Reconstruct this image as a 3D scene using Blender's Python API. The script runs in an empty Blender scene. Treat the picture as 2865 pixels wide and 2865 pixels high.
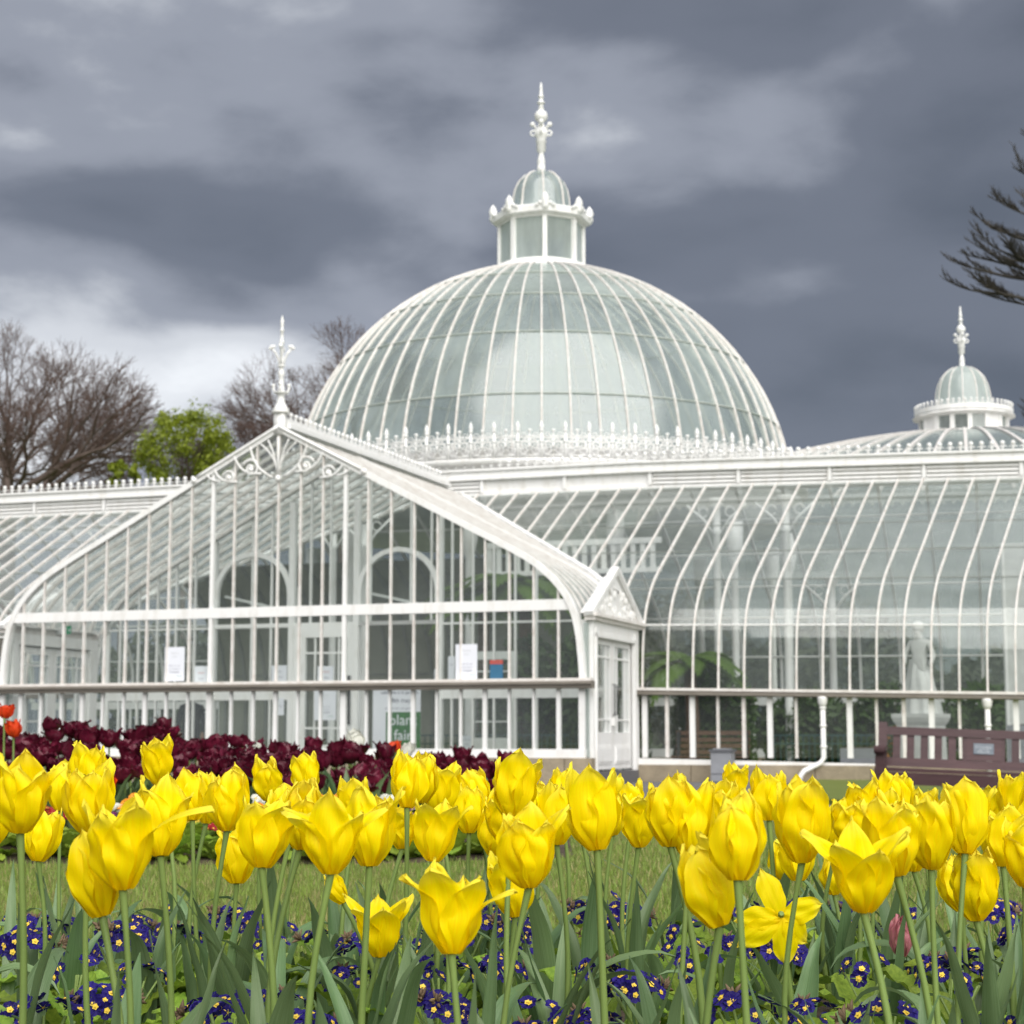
import bpy, bmesh, math, random
from mathutils import Vector, Matrix, noise
R = math.radians
rnd = random.Random(11)
scene = bpy.context.scene
col = scene.collection

# ---------------------------------------------------------------- camera, sky, sun, exposure
HC = 0.74                      # eye height
F_PX, C_PX = 5042.0, 1432.5    # focal length and centre of a 2865 px picture
TILT = math.atan((2066 - C_PX) / F_PX)
cam_d = bpy.data.cameras.new('camera')
cam = bpy.data.objects.new('camera', cam_d)
col.objects.link(cam)
cam.location = (0, 0, HC)
cam.rotation_euler = (math.pi / 2 + TILT, 0, 0)
cam_d.sensor_width = 36.0
cam_d.lens = 36.0 * F_PX / 2865.0
cam_d.clip_start = 0.05
cam_d.clip_end = 3000
cam_d.dof.use_dof = True
cam_d.dof.focus_distance = 2.5
cam_d.dof.aperture_fstop = 15.0
scene.camera = cam

world = bpy.data.worlds.new('World')
scene.world = world
world.use_nodes = True
SUN_AZ, SUN_EL = R(166), R(44)          # direction the light comes from (azimuth from +Y, clockwise)

def build_sky():
    nt = world.node_tree; N = nt.nodes; L = nt.links
    N.clear()
    out = N.new('ShaderNodeOutputWorld'); bg = N.new('ShaderNodeBackground')
    tc = N.new('ShaderNodeTexCoord')
    # big slow masses of cloud, stretched along the horizon
    mp = N.new('ShaderNodeMapping'); mp.inputs['Scale'].default_value = (1.0, 1.0, 2.191025)
    mp.inputs['Location'].default_value = SKY_OFF
    mp.inputs['Rotation'].default_value = (0, 0, -3.525565)
    L.new(tc.outputs['Generated'], mp.inputs['Vector'])
    n1 = N.new('ShaderNodeTexNoise'); n1.inputs['Scale'].default_value = 3.9526587
    n1.inputs['Detail'].default_value = 3; n1.inputs['Roughness'].default_value = 0.40
    n1.inputs['Distortion'].default_value = 0.2
    L.new(mp.outputs['Vector'], n1.inputs['Vector'])
    n2 = N.new('ShaderNodeTexNoise'); n2.inputs['Scale'].default_value = 7.0
    n2.inputs['Detail'].default_value = 8; n2.inputs['Roughness'].default_value = 0.56
    n2.inputs['Distortion'].default_value = 0.15
    L.new(mp.outputs['Vector'], n2.inputs['Vector'])
    m = N.new('ShaderNodeMath'); m.operation = 'MULTIPLY_ADD'
    L.new(n2.outputs['Fac'], m.inputs[0]); m.inputs[1].default_value = 0.25
    L.new(n1.outputs['Fac'], m.inputs[2])
    ramp = N.new('ShaderNodeValToRGB'); ramp.color_ramp.interpolation = 'EASE'
    e = ramp.color_ramp.elements
    e[0].position = 0.38; e[0].color = (0.120, 0.138, 0.176, 1)
    e[1].position = 0.83; e[1].color = (1.05, 1.08, 1.12, 1)
    a = e.new(0.545); a.color = (0.180, 0.200, 0.250, 1)
    a = e.new(0.65); a.color = (0.340, 0.365, 0.430, 1)
    a = e.new(0.735); a.color = (0.72, 0.75, 0.80, 1)
    L.new(m.outputs[0], ramp.inputs['Fac'])
    # a little of the clear sky above comes through the thinner cloud
    sky = N.new('ShaderNodeTexSky'); sky.sky_type = 'NISHITA'; sky.sun_disc = False
    sky.sun_elevation = SUN_EL; sky.sun_rotation = SUN_AZ
    sc_ = N.new('ShaderNodeVectorMath'); sc_.operation = 'SCALE'; sc_.inputs['Scale'].default_value = 0.05
    L.new(sky.outputs['Color'], sc_.inputs[0])
    mix = N.new('ShaderNodeMix'); mix.data_type = 'RGBA'; mix.inputs['Factor'].default_value = 0.12
    L.new(ramp.outputs['Color'], mix.inputs['A']); L.new(sc_.outputs[0], mix.inputs['B'])
    L.new(mix.outputs['Result'], bg.inputs['Color'])
    bg.inputs['Strength'].default_value = SKY_STR
    L.new(bg.outputs[0], out.inputs['Surface'])
SKY_OFF = (8.280705, 16.37934, 6.578925)
SKY_STR = 0.312
build_sky()

sun_d = bpy.data.lights.new('sun', 'SUN')
sun_d.energy = 1.5
sun_d.angle = R(75)
sun_d.color = (1.0, 0.965, 0.91)
sun = bpy.data.objects.new('sun', sun_d)
col.objects.link(sun)
sd = Vector((math.sin(SUN_AZ) * math.cos(SUN_EL), math.cos(SUN_AZ) * math.cos(SUN_EL), math.sin(SUN_EL)))
sun.rotation_euler = sd.to_track_quat('Z', 'Y').to_euler()
sun.location = (0, -10, 20)

scene.view_settings.view_transform = 'Standard'
scene.view_settings.look = 'None'
scene.view_settings.gamma = 1.0
scene.view_settings.use_curve_mapping = False
scene.view_settings.exposure = 1.72
scene.render.engine = 'CYCLES'
cy = scene.cycles
cy.max_bounces = 8; cy.diffuse_bounces = 3; cy.glossy_bounces = 3
cy.transmission_bounces = 6; cy.transparent_max_bounces = 28
cy.use_denoising = True
cy.sample_clamp_indirect = 6
cy.caustics_reflective = False; cy.caustics_refractive = False

# ---------------------------------------------------------------- helpers
class MB:
    """collects shapes; build() links them as one mesh object"""
    def __init__(s): s.v = []; s.f = []; s.m = []; s.cur = 0; s.uv = None
    def add(s, vs, fs):
        o = len(s.v); s.v += [tuple(p) for p in vs]
        for f in fs: s.f.append(tuple(i + o for i in f)); s.m.append(s.cur)
        return s
    def box(s, c, h, ax=None):
        X, Y, Z = ax if ax else (Vector((1,0,0)), Vector((0,1,0)), Vector((0,0,1)))
        c = Vector(c)
        vs = [c + X*(h[0]*i) + Y*(h[1]*j) + Z*(h[2]*k) for i in (-1,1) for j in (-1,1) for k in (-1,1)]
        return s.add(vs, [(0,1,3,2),(4,6,7,5),(0,4,5,1),(2,3,7,6),(0,2,6,4),(1,5,7,3)])
    def b(s, x0, x1, y0, y1, z0, z1):
        return s.box(((x0+x1)/2,(y0+y1)/2,(z0+z1)/2), (abs(x1-x0)/2,abs(y1-y0)/2,abs(z1-z0)/2))
    def tube(s, pts, r, n=6, cap=True, closed=False):
        pts = [Vector(p) for p in pts]; m = len(pts)
        if m < 2: return s
        rs = r if isinstance(r, (list, tuple)) else [r]*m
        vs = []; up = None
        for i, p in enumerate(pts):
            if closed: t = pts[(i+1) % m] - pts[i-1]
            else: t = pts[min(i+1,m-1)] - pts[max(i-1,0)]
            if t.length < 1e-9: t = Vector((0,0,1))
            t.normalize()
            if up is None:
                up = Vector((0,0,1)) if abs(t.z) < .9 else Vector((1,0,0))
            a = up - t*up.dot(t)
            if a.length < 1e-6: a = t.orthogonal()
            a.normalize(); up = a; b = t.cross(a)
            for k in range(n):
                q = 2*math.pi*(k+.5)/n
                vs.append(p + a*(math.cos(q)*rs[i]) + b*(math.sin(q)*rs[i]))
        fs = []
        for i in range(m if closed else m-1):
            j = (i+1) % m
            for k in range(n):
                k2 = (k+1) % n
                fs.append((i*n+k, i*n+k2, j*n+k2, j*n+k))
        if cap and not closed:
            fs.append(tuple(range(n-1,-1,-1))); fs.append(tuple((m-1)*n+k for k in range(n)))
        return s.add(vs, fs)
    def lathe(s, prof, c=(0,0,0), n=16, a0=0.0, sx=1.0):
        c = Vector(c); vs = []; fs = []; m = len(prof)
        for r, z in prof:
            for k in range(n):
                q = a0 + 2*math.pi*k/n
                vs.append(c + Vector((r*math.cos(q)*sx, r*math.sin(q), z)))
        for i in range(m-1):
            for k in range(n):
                k2 = (k+1) % n
                fs.append((i*n+k, i*n+k2, (i+1)*n+k2, (i+1)*n+k))
        fs.append(tuple(range(n-1,-1,-1))); fs.append(tuple((m-1)*n+k for k in range(n)))
        return s.add(vs, fs)
    def ball(s, c, r, n=10, m=6, sc=(1,1,1)):
        pr = [(max(1e-4, math.sin(math.pi*i/m))*r, -math.cos(math.pi*i/m)*r) for i in range(m+1)]
        o = len(s.v); s.lathe(pr, (0,0,0), n)
        for i in range(o, len(s.v)):
            p = s.v[i]; s.v[i] = (c[0]+p[0]*sc[0], c[1]+p[1]*sc[1], c[2]+p[2]*sc[2])
        return s
    def sweep(s, pts, prof, side):
        """sweep a closed 2D profile [(lateral, normal)] along pts; side = fixed lateral axis"""
        pts = [Vector(p) for p in pts]; side = Vector(side); m = len(pts); n = len(prof); vs = []
        for i, p in enumerate(pts):
            t = (pts[min(i+1,m-1)] - pts[max(i-1,0)]).normalized()
            nn = side.cross(t).normalized()
            for a, b in prof: vs.append(p + side*a + nn*b)
        fs = []
        for i in range(m-1):
            for k in range(n):
                k2 = (k+1) % n
                fs.append((i*n+k, i*n+k2, (i+1)*n+k2, (i+1)*n+k))
        fs.append(tuple(range(n-1,-1,-1))); fs.append(tuple((m-1)*n+k for k in range(n)))
        return s.add(vs, fs)
    def grid(s, P, nu, nv):
        vs = [P(i/nu, j/nv) for j in range(nv+1) for i in range(nu+1)]
        fs = [(j*(nu+1)+i, j*(nu+1)+i+1, (j+1)*(nu+1)+i+1, (j+1)*(nu+1)+i) for j in range(nv) for i in range(nu)]
        return s.add(vs, fs)
    def mesh(s, name, mats, smooth=False, uvfn=None):
        me = bpy.data.meshes.new(name)
        me.from_pydata(s.v, [], s.f)
        for m in (mats if isinstance(mats, (list, tuple)) else [mats]): me.materials.append(m)
        if any(s.m): me.polygons.foreach_set('material_index', s.m)
        if smooth: me.polygons.foreach_set('use_smooth', [True]*len(me.polygons))
        me.update()
        return me
    def build(s, name, mats, parent=None, smooth=False):
        return obj(name, s.mesh(name, mats, smooth), parent)

KIDS = {}
def _kid(o, parent):
    if parent is not None:
        o.parent = parent; KIDS.setdefault(parent.name, []).append(o)
    return o
def obj(name, me, parent=None):
    o = bpy.data.objects.new(name, me); col.objects.link(o)
    return _kid(o, parent)
def empty(name, loc=(0,0,0), rz=0.0, parent=None):
    o = bpy.data.objects.new(name, None); col.objects.link(o)
    o.location = loc; o.rotation_euler = (0,0,rz); o.empty_display_size = .1
    return _kid(o, parent)
def tag(o, label, cat, group=None):
    o['label'] = label; o['category'] = cat
    if group: o['group'] = group
    return o
def struct(o): o['kind'] = 'structure'; return o
def stuff(o): o['kind'] = 'stuff'; return o
def copy_tree(o, parent=None):
    """a thing with copies of its parts and sub-parts"""
    c = o.copy(); col.objects.link(c); c.parent = None
    if parent is not None: _kid(c, parent)
    for ch in list(KIDS.get(o.name, ())): copy_tree(ch, c)
    return c

def ray_dir(x, y):
    u = (x - C_PX)/F_PX; v = (C_PX - y)/F_PX
    return Vector((u, math.cos(TILT) - v*math.sin(TILT), math.sin(TILT) + v*math.cos(TILT)))
def at(x, y, d):
    """the place at distance d (along +Y) that lies in direction (x, y) of the survey picture"""
    r = ray_dir(x, y); return Vector((0,0,HC)) + r*(d/r.y)

# ---------------------------------------------------------------- materials
def new_mat(name):
    m = bpy.data.materials.new(name); m.use_nodes = True
    nt = m.node_tree; nt.nodes.clear()
    out = nt.nodes.new('ShaderNodeOutputMaterial')
    return m, nt, out
def lin(c): return (c[0], c[1], c[2], 1)
def paint(name, c, c2=None, rough=.5, scale=3.0, bump=0.0, bscale=40.0, spread=(.35,.7), rand=0.0, metal=0.0, spec=.4, stretch=None):
    m, nt, out = new_mat(name); N, L = nt.nodes, nt.links
    p = N.new('ShaderNodeBsdfPrincipled'); L.new(p.outputs[0], out.inputs[0])
    p.inputs['Roughness'].default_value = rough; p.inputs['Metallic'].default_value = metal
    p.inputs['Specular IOR Level'].default_value = spec
    tc = N.new('ShaderNodeTexCoord'); vec = tc.outputs['Object']
    if stretch:
        mp = N.new('ShaderNodeMapping'); mp.inputs['Scale'].default_value = stretch
        L.new(vec, mp.inputs['Vector']); vec = mp.outputs['Vector']
    if c2 is None: c2 = tuple(x*.82 for x in c)
    n = N.new('ShaderNodeTexNoise'); n.inputs['Scale'].default_value = scale; n.inputs['Detail'].default_value = 6
    n.inputs['Roughness'].default_value = .62
    L.new(vec, n.inputs['Vector'])
    mr = N.new('ShaderNodeMapRange'); mr.inputs['From Min'].default_value = spread[0]; mr.inputs['From Max'].default_value = spread[1]
    L.new(n.outputs['Fac'], mr.inputs['Value'])
    mix = N.new('ShaderNodeMix'); mix.data_type = 'RGBA'
    mix.inputs['A'].default_value = lin(c); mix.inputs['B'].default_value = lin(c2)
    L.new(mr.outputs[0], mix.inputs['Factor'])
    colr = mix.outputs['Result']
    if rand:
        oi = N.new('ShaderNodeObjectInfo'); h = N.new('ShaderNodeHueSaturation')
        r2 = N.new('ShaderNodeMapRange'); r2.inputs['To Min'].default_value = 1-rand; r2.inputs['To Max'].default_value = 1+rand
        L.new(oi.outputs['Random'], r2.inputs['Value']); L.new(r2.outputs[0], h.inputs['Value'])
        L.new(colr, h.inputs['Color']); colr = h.outputs['Color']
    L.new(colr, p.inputs['Base Color'])
    if bump:
        n2 = N.new('ShaderNodeTexNoise'); n2.inputs['Scale'].default_value = bscale; n2.inputs['Detail'].default_value = 4
        L.new(vec, n2.inputs['Vector'])
        b = N.new('ShaderNodeBump'); b.inputs['Strength'].default_value = bump; b.inputs['Distance'].default_value = .02
        L.new(n2.outputs['Fac'], b.inputs['Height']); L.new(b.outputs[0], p.inputs['Normal'])
    return m
def glass(name, tint, milk=.05, milkcol=(.62,.70,.66), base=.07, rough=.03, trans=.5):
    """thin pane: lets light through, mirrors at grazing angles, carries a film of grime or whitewash"""
    m, nt, out = new_mat(name); N, L = nt.nodes, nt.links
    tr = N.new('ShaderNodeBsdfTransparent'); tr.inputs[0].default_value = lin(tint)
    gl = N.new('ShaderNodeBsdfGlossy'); gl.inputs['Roughness'].default_value = rough; gl.inputs['Color'].default_value = (.92,.95,.95,1)
    lw = N.new('ShaderNodeLayerWeight'); lw.inputs['Blend'].default_value = .5
    pw = N.new('ShaderNodeMath'); pw.operation = 'POWER'; pw.inputs[1].default_value = 4.2
    L.new(lw.outputs['Facing'], pw.inputs[0])
    ma = N.new('ShaderNodeMath'); ma.operation = 'MULTIPLY_ADD'; ma.use_clamp = True
    ma.inputs[1].default_value = .85; ma.inputs[2].default_value = base
    L.new(pw.outputs[0], ma.inputs[0])
    m1 = N.new('ShaderNodeMixShader'); L.new(ma.outputs[0], m1.inputs[0]); L.new(tr.outputs[0], m1.inputs[1]); L.new(gl.outputs[0], m1.inputs[2])
    tc = N.new('ShaderNodeTexCoord')
    n = N.new('ShaderNodeTexNoise'); n.inputs['Scale'].default_value = 1.3; n.inputs['Detail'].default_value = 5
    mp = N.new('ShaderNodeMapping'); mp.inputs['Scale'].default_value = (2.2,2.2,.7)
    L.new(tc.outputs['Object'], mp.inputs[0]); L.new(mp.outputs[0], n.inputs['Vector'])
    oi = N.new('ShaderNodeObjectInfo')
    a1 = N.new('ShaderNodeMath'); a1.operation = 'MULTIPLY_ADD'; a1.inputs[1].default_value = .5
    L.new(oi.outputs['Random'], a1.inputs[0]); L.new(n.outputs['Fac'], a1.inputs[2])
    a2 = N.new('ShaderNodeMath'); a2.operation = 'MULTIPLY'; a2.inputs[1].default_value = milk*1.35; a2.use_clamp = True
    L.new(a1.outputs[0], a2.inputs[0])
    df = N.new('ShaderNodeBsdfDiffuse'); df.inputs[0].default_value = lin(milkcol)
    tl = N.new('ShaderNodeBsdfTranslucent'); tl.inputs[0].default_value = lin(milkcol)
    m0 = N.new('ShaderNodeMixShader'); m0.inputs[0].default_value = trans
    L.new(df.outputs[0], m0.inputs[1]); L.new(tl.outputs[0], m0.inputs[2])
    m2 = N.new('ShaderNodeMixShader'); L.new(a2.outputs[0], m2.inputs[0]); L.new(m1.outputs[0], m2.inputs[1]); L.new(m0.outputs[0], m2.inputs[2])
    L.new(m2.outputs[0], out.inputs[0])
    return m
def plant(name, c, c2, trans=.3, rough=.45, vein=(60, 2.0), rand=.12, base=None, spec=.35, tip=None, hue=0.0):
    """petals and leaves: UV x runs across, UV y from base to tip; colour streaks run lengthwise"""
    m, nt, out = new_mat(name); N, L = nt.nodes, nt.links
    uv = N.new('ShaderNodeUVMap')
    mp = N.new('ShaderNodeMapping'); mp.inputs['Scale'].default_value = (vein[0]/10, vein[1], 1)
    oi = N.new('ShaderNodeObjectInfo')
    va = N.new('ShaderNodeVectorMath'); va.operation = 'ADD'
    cb = N.new('ShaderNodeCombineXYZ'); ml = N.new('ShaderNodeMath'); ml.operation = 'MULTIPLY'; ml.inputs[1].default_value = 57.0
    L.new(oi.outputs['Random'], ml.inputs[0]); L.new(ml.outputs[0], cb.inputs['Z'])
    L.new(uv.outputs[0], mp.inputs[0]); L.new(mp.outputs[0], va.inputs[0]); L.new(cb.outputs[0], va.inputs[1])
    n = N.new('ShaderNodeTexNoise'); n.inputs['Scale'].default_value = 3.0; n.inputs['Detail'].default_value = 5
    L.new(va.outputs[0], n.inputs['Vector'])
    mr = N.new('ShaderNodeMapRange'); mr.inputs['From Min'].default_value = .32; mr.inputs['From Max'].default_value = .68
    L.new(n.outputs['Fac'], mr.inputs['Value'])
    mix = N.new('ShaderNodeMix'); mix.data_type = 'RGBA'; mix.inputs['A'].default_value = lin(c); mix.inputs['B'].default_value = lin(c2)
    L.new(mr.outputs[0], mix.inputs['Factor']); colr = mix.outputs['Result']
    sp = N.new('ShaderNodeSeparateXYZ'); L.new(uv.outputs[0], sp.inputs[0])
    if base:
        b = N.new('ShaderNodeMapRange'); b.inputs['From Min'].default_value = .02; b.inputs['From Max'].default_value = base[1]
        b.inputs['To Min'].default_value = 1.0; b.inputs['To Max'].default_value = 0.0
        L.new(sp.outputs['Y'], b.inputs['Value'])
        mx = N.new('ShaderNodeMix'); mx.data_type = 'RGBA'; mx.inputs['B'].default_value = lin(base[0])
        L.new(b.outputs[0], mx.inputs['Factor']); L.new(colr, mx.inputs['A']); colr = mx.outputs['Result']
    if tip:
        b = N.new('ShaderNodeMapRange'); b.inputs['From Min'].default_value = tip[1]; b.inputs['From Max'].default_value = 1.0
        L.new(sp.outputs['Y'], b.inputs['Value'])
        mq = N.new('ShaderNodeMath'); mq.operation = 'MULTIPLY'; L.new(b.outputs[0], mq.inputs[0]); L.new(n.outputs['Fac'], mq.inputs[1])
        mx = N.new('ShaderNodeMix'); mx.data_type = 'RGBA'; mx.inputs['B'].default_value = lin(tip[0])
        L.new(mq.outputs[0], mx.inputs['Factor']); L.new(colr, mx.inputs['A']); colr = mx.outputs['Result']
    h = N.new('ShaderNodeHueSaturation')
    r2 = N.new('ShaderNodeMapRange'); r2.inputs['To Min'].default_value = 1-rand; r2.inputs['To Max'].default_value = 1+rand
    L.new(oi.outputs['Random'], r2.inputs['Value']); L.new(r2.outputs[0], h.inputs['Value'])
    if hue:
        r3 = N.new('ShaderNodeMapRange'); r3.inputs['To Min'].default_value = .5-hue; r3.inputs['To Max'].default_value = .5+hue
        mm = N.new('ShaderNodeMath'); mm.operation = 'FRACT'; m3 = N.new('ShaderNodeMath'); m3.operation = 'MULTIPLY'; m3.inputs[1].default_value = 7.31
        L.new(oi.outputs['Random'], m3.inputs[0]); L.new(m3.outputs[0], mm.inputs[0]); L.new(mm.outputs[0], r3.inputs['Value']); L.new(r3.outputs[0], h.inputs['Hue'])
    L.new(colr, h.inputs['Color']); colr = h.outputs['Color']
    p = N.new('ShaderNodeBsdfPrincipled'); p.inputs['Roughness'].default_value = rough; p.inputs['Specular IOR Level'].default_value = spec
    L.new(colr, p.inputs['Base Color'])
    bp = N.new('ShaderNodeBump'); bp.inputs['Strength'].default_value = .14; bp.inputs['Distance'].default_value = .003
    L.new(n.outputs['Fac'], bp.inputs['Height']); L.new(bp.outputs[0], p.inputs['Normal'])
    tl = N.new('ShaderNodeBsdfTranslucent'); L.new(colr, tl.inputs[0])
    ms = N.new('ShaderNodeMixShader'); ms.inputs[0].default_value = trans
    L.new(p.outputs[0], ms.inputs[1]); L.new(tl.outputs[0], ms.inputs[2]); L.new(ms.outputs[0], out.inputs[0])
    return m

M = {}
M['white'] = paint('white_paint', (.84,.84,.835), (.64,.62,.575), .45, 6.0, .05, 60, spread=(.50,.86), stretch=(1,1,.35))
M['cream'] = paint('weathered_cream_paint', (.79,.765,.74), (.56,.50,.455), .5, 6.0, .05, 60, spread=(.42,.80))
M['gutter'] = paint('grey_gutter_paint', (.25,.225,.195), (.18,.16,.135), .55, 2.5, .08, 50, stretch=(1,1,6))
M['lap'] = paint('grey_green_putty', (.17,.19,.175), (.25,.26,.24), .7, 8)
M['ring'] = paint('dome_ring_paint', (.30,.35,.32), (.45,.47,.44), .6, 5)
M['glass'] = glass('clear_glass', (.93,.955,.94), .055, (.66,.73,.69), .055)
M['glass_in'] = glass('inner_glass', (.94,.96,.95), .03, (.60,.67,.63), .03)
M['glass_roof'] = glass('roof_glass', (.92,.945,.935), .20, (.70,.76,.74), .09, .05)
M['glass_dome'] = glass('whitewashed_dome_glass', (.80,.845,.825), .30, (.55,.63,.605), .13, .17, .30)
M['glass_lantern'] = glass('frosted_lantern_glass', (.78,.83,.81), .46, (.66,.73,.71), .10, .12, .4)
M['stone'] = paint('sandstone', (.36,.30,.215), (.22,.185,.135), .85, 3.2, .5, 30, rand=.13)
M['asphalt'] = paint('asphalt', (.125,.122,.128), (.165,.16,.165), .85, 30, .35, 220)
M['floor_in'] = paint('paved_floor', (.30,.295,.28), (.22,.215,.205), .8, 4)
M['soil'] = paint('soil', (.055,.038,.026), (.10,.075,.052), .95, 14, .8, 60)
M['bench'] = paint('maroon_bench_paint', (.044,.017,.020), (.075,.034,.038), .42, 9, .15, 60, stretch=(.3,1,3), rand=.12)
M['plaque'] = paint('steel_plaque', (.10,.13,.17), (.20,.23,.26), .35, 30)
M['plaque_text'] = paint('plaque_lettering', (.55,.58,.6), None, .4)
M['bin'] = paint('grey_bin', (.28,.29,.32), (.22,.23,.25), .5, 4)
M['bin_dark'] = paint('bin_rim', (.12,.125,.14), None, .5)
M['dark'] = paint('dark_fitting', (.03,.032,.035), None, .5)
M['sign_white'] = paint('notice_paper', (.78,.80,.86), (.74,.76,.83), .5)
M['ink'] = paint('notice_ink', (.22,.23,.30), None, .6)
M['ink2'] = paint('poster_ink', (.03,.04,.10), None, .6)
M['red'] = paint('poster_red', (.50,.09,.07), (.45,.08,.06), .5)
M['blue'] = paint('poster_blue', (.03,.12,.22), (.05,.16,.27), .5)
M['green'] = paint('poster_green', (.03,.17,.035), (.02,.10,.03), .5, 6)
M['exit'] = paint('exit_green', (.0,.27,.12), None, .4)
M['lgrey'] = paint('light_grey_plastic', (.62,.64,.65), None, .4)
M['marble'] = paint('grey_white_marble', (.62,.63,.62), (.50,.51,.50), .5, 4)
M['teal'] = paint('teal_railing', (.03,.09,.09), None, .5)
M['wood'] = paint('brown_wood', (.16,.085,.05), (.10,.05,.03), .5, 8)
M['coat'] = paint('dark_coat', (.025,.028,.036), (.04,.042,.05), .8, 9)
M['skin'] = paint('skin', (.50,.30,.22), None, .5)
M['hair'] = paint('hair', (.05,.035,.025), None, .6)
M['bark'] = paint('beech_bark', (.085,.062,.052), (.13,.10,.085), .9, 5, .4, 20)
M['twig'] = paint('brown_twigs', (.098,.062,.052), (.14,.095,.08), .9, .6)
M['twig2'] = paint('dark_twigs', (.045,.040,.036), (.07,.062,.052), .9, .6)
M['newleaf'] = plant('fresh_spring_leaf', (.30,.35,.025), (.17,.225,.022), .4, .5, rand=0)
M['darkleaf'] = plant('dark_glasshouse_leaf', (.085,.15,.035), (.045,.085,.022), .25, .4, rand=.25)
M['fern'] = plant('fern_frond', (.16,.27,.035), (.09,.17,.022), .4, .45, rand=.15)
M['vault'] = paint('grey_green_vault', (.27,.285,.235), (.215,.23,.185), .8, 1.5)
M['hedge'] = plant('grey_green_evergreen', (.075,.095,.055), (.045,.06,.035), .15, .6, rand=.2)
M['orange'] = plant('orange_blossom', (.55,.22,.02), (.45,.14,.01), .2, .6)
M['grass'] = None
M['yellow'] = plant('yellow_petal', (1.0,.86,.001), (.99,.76,.0005), .36, .5, (95, 1.0), .03, ((.97,.70,.001), .20), .14, ((1.0,.90,.14), .76), .003)
M['maroon'] = plant('dark_maroon_petal', (.165,.010,.034), (.075,.006,.019), .25, .36, (60,1.2), .3, None, .45)
M['whitepetal'] = plant('white_petal', (.80,.80,.74), (.74,.75,.66), .3, .5)
M['redpetal'] = plant('red_orange_petal', (.80,.10,.012), (.66,.045,.02), .3, .4, (60,1.2), .1)
M['pinkpetal'] = plant('pink_petal', (.62,.20,.29), (.52,.22,.20), .3, .4, (60,1.2), .05)
M['stem'] = plant('tulip_stem', (.235,.33,.09), (.185,.275,.075), .12, .42, (8,2), .10)
M['tleaf'] = plant('tulip_leaf', (.195,.295,.14), (.12,.205,.08), .28, .40, (110,.8), .26, ((.26,.34,.15), .25), .45, hue=.014)
M['pleaf'] = plant('primrose_leaf', (.30,.43,.055), (.18,.29,.035), .3, .5, (30,9), .24, None, .3, hue=.015)
M['bluepetal'] = plant('blue_violet_petal', (.021,.012,.185), (.011,.006,.10), .12, .6, (40,1), .32, None, .22)
M['eye'] = plant('yellow_eye', (.86,.56,.02), (.90,.70,.14), .1, .6, rand=.2)
M['polyO'] = plant('orange_primrose_petal', (.85,.36,.01), (.80,.25,.01), .2, .5)
M['polyR'] = plant('red_primrose_petal', (.36,.012,.012), (.26,.01,.02), .2, .5)
M['polyP'] = plant('purple_primrose_petal', (.20,.02,.13), (.12,.012,.12), .2, .5)
M['wither'] = plant('withered_bloom', (.26,.19,.115), (.14,.09,.06), .2, .8)
M['moss'] = None
# ---------------------------------------------------------------- the ground
PHI = R(19.0)
O = Vector((1.146, 29.0, 0.0))         # front right corner of the porch
E1 = Vector((math.cos(PHI), -math.sin(PHI), 0)); E2 = Vector((math.sin(PHI), math.cos(PHI), 0))
def bl(s, t, z=0.0): return O + E1*s + E2*t + Vector((0,0,z))
def sstep(a, b, x):
    x = max(0.0, min(1.0, (x-a)/(b-a))); return x*x*(3-2*x)
def lawn_z(x, y):
    z = .24 + .065*sstep(4.2, 6.6, y)
    z *= 1 - sstep(8.5, 15.5 - .2*x, y)
    z += .006*noise.noise((x*.8, y*.8, 0))
    return z + .012
def lawn_edge(x): return 16.6 - .30*(x - 2.0)

m, nt, out = new_mat('lawn_grass'); N, L = nt.nodes, nt.links
p = N.new('ShaderNodeBsdfPrincipled'); p.inputs['Roughness'].default_value = .8; p.inputs['Specular IOR Level'].default_value = .15
L.new(p.outputs[0], out.inputs[0])
tc = N.new('ShaderNodeTexCoord')
def _n(scale, det=5):
    n = N.new('ShaderNodeTexNoise'); n.inputs['Scale'].default_value = scale; n.inputs['Detail'].default_value = det
    n.inputs['Roughness'].default_value = .65
    L.new(tc.outputs['Object'], n.inputs['Vector']); return n
na, nb = _n(1.6), _n(55, 8)
mx = N.new('ShaderNodeMix'); mx.data_type = 'RGBA'; mx.inputs['A'].default_value = (.115,.160,.030,1); mx.inputs['B'].default_value = (.205,.215,.068,1)
mr = N.new('ShaderNodeMapRange'); mr.inputs['From Min'].default_value = .35; mr.inputs['From Max'].default_value = .68
L.new(nb.outputs['Fac'], mr.inputs['Value']); L.new(mr.outputs[0], mx.inputs['Factor'])
mx2 = N.new('ShaderNodeMix'); mx2.data_type = 'RGBA'; mx2.inputs['B'].default_value = (.085,.13,.022,1)
mr2 = N.new('ShaderNodeMapRange'); mr2.inputs['From Min'].default_value = .4; mr2.inputs['From Max'].default_value = .75; mr2.inputs['To Max'].default_value = .45
L.new(na.outputs['Fac'], mr2.inputs['Value']); L.new(mr2.outputs[0], mx2.inputs['Factor'])
L.new(mx.outputs['Result'], mx2.inputs['A']); L.new(mx2.outputs['Result'], p.inputs['Base Color'])
bp = N.new('ShaderNodeBump'); bp.inputs['Strength'].default_value = .6; bp.inputs['Distance'].default_value = .02
L.new(nb.outputs['Fac'], bp.inputs['Height']); L.new(bp.outputs[0], p.inputs['Normal'])
M['grass'] = m

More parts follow.
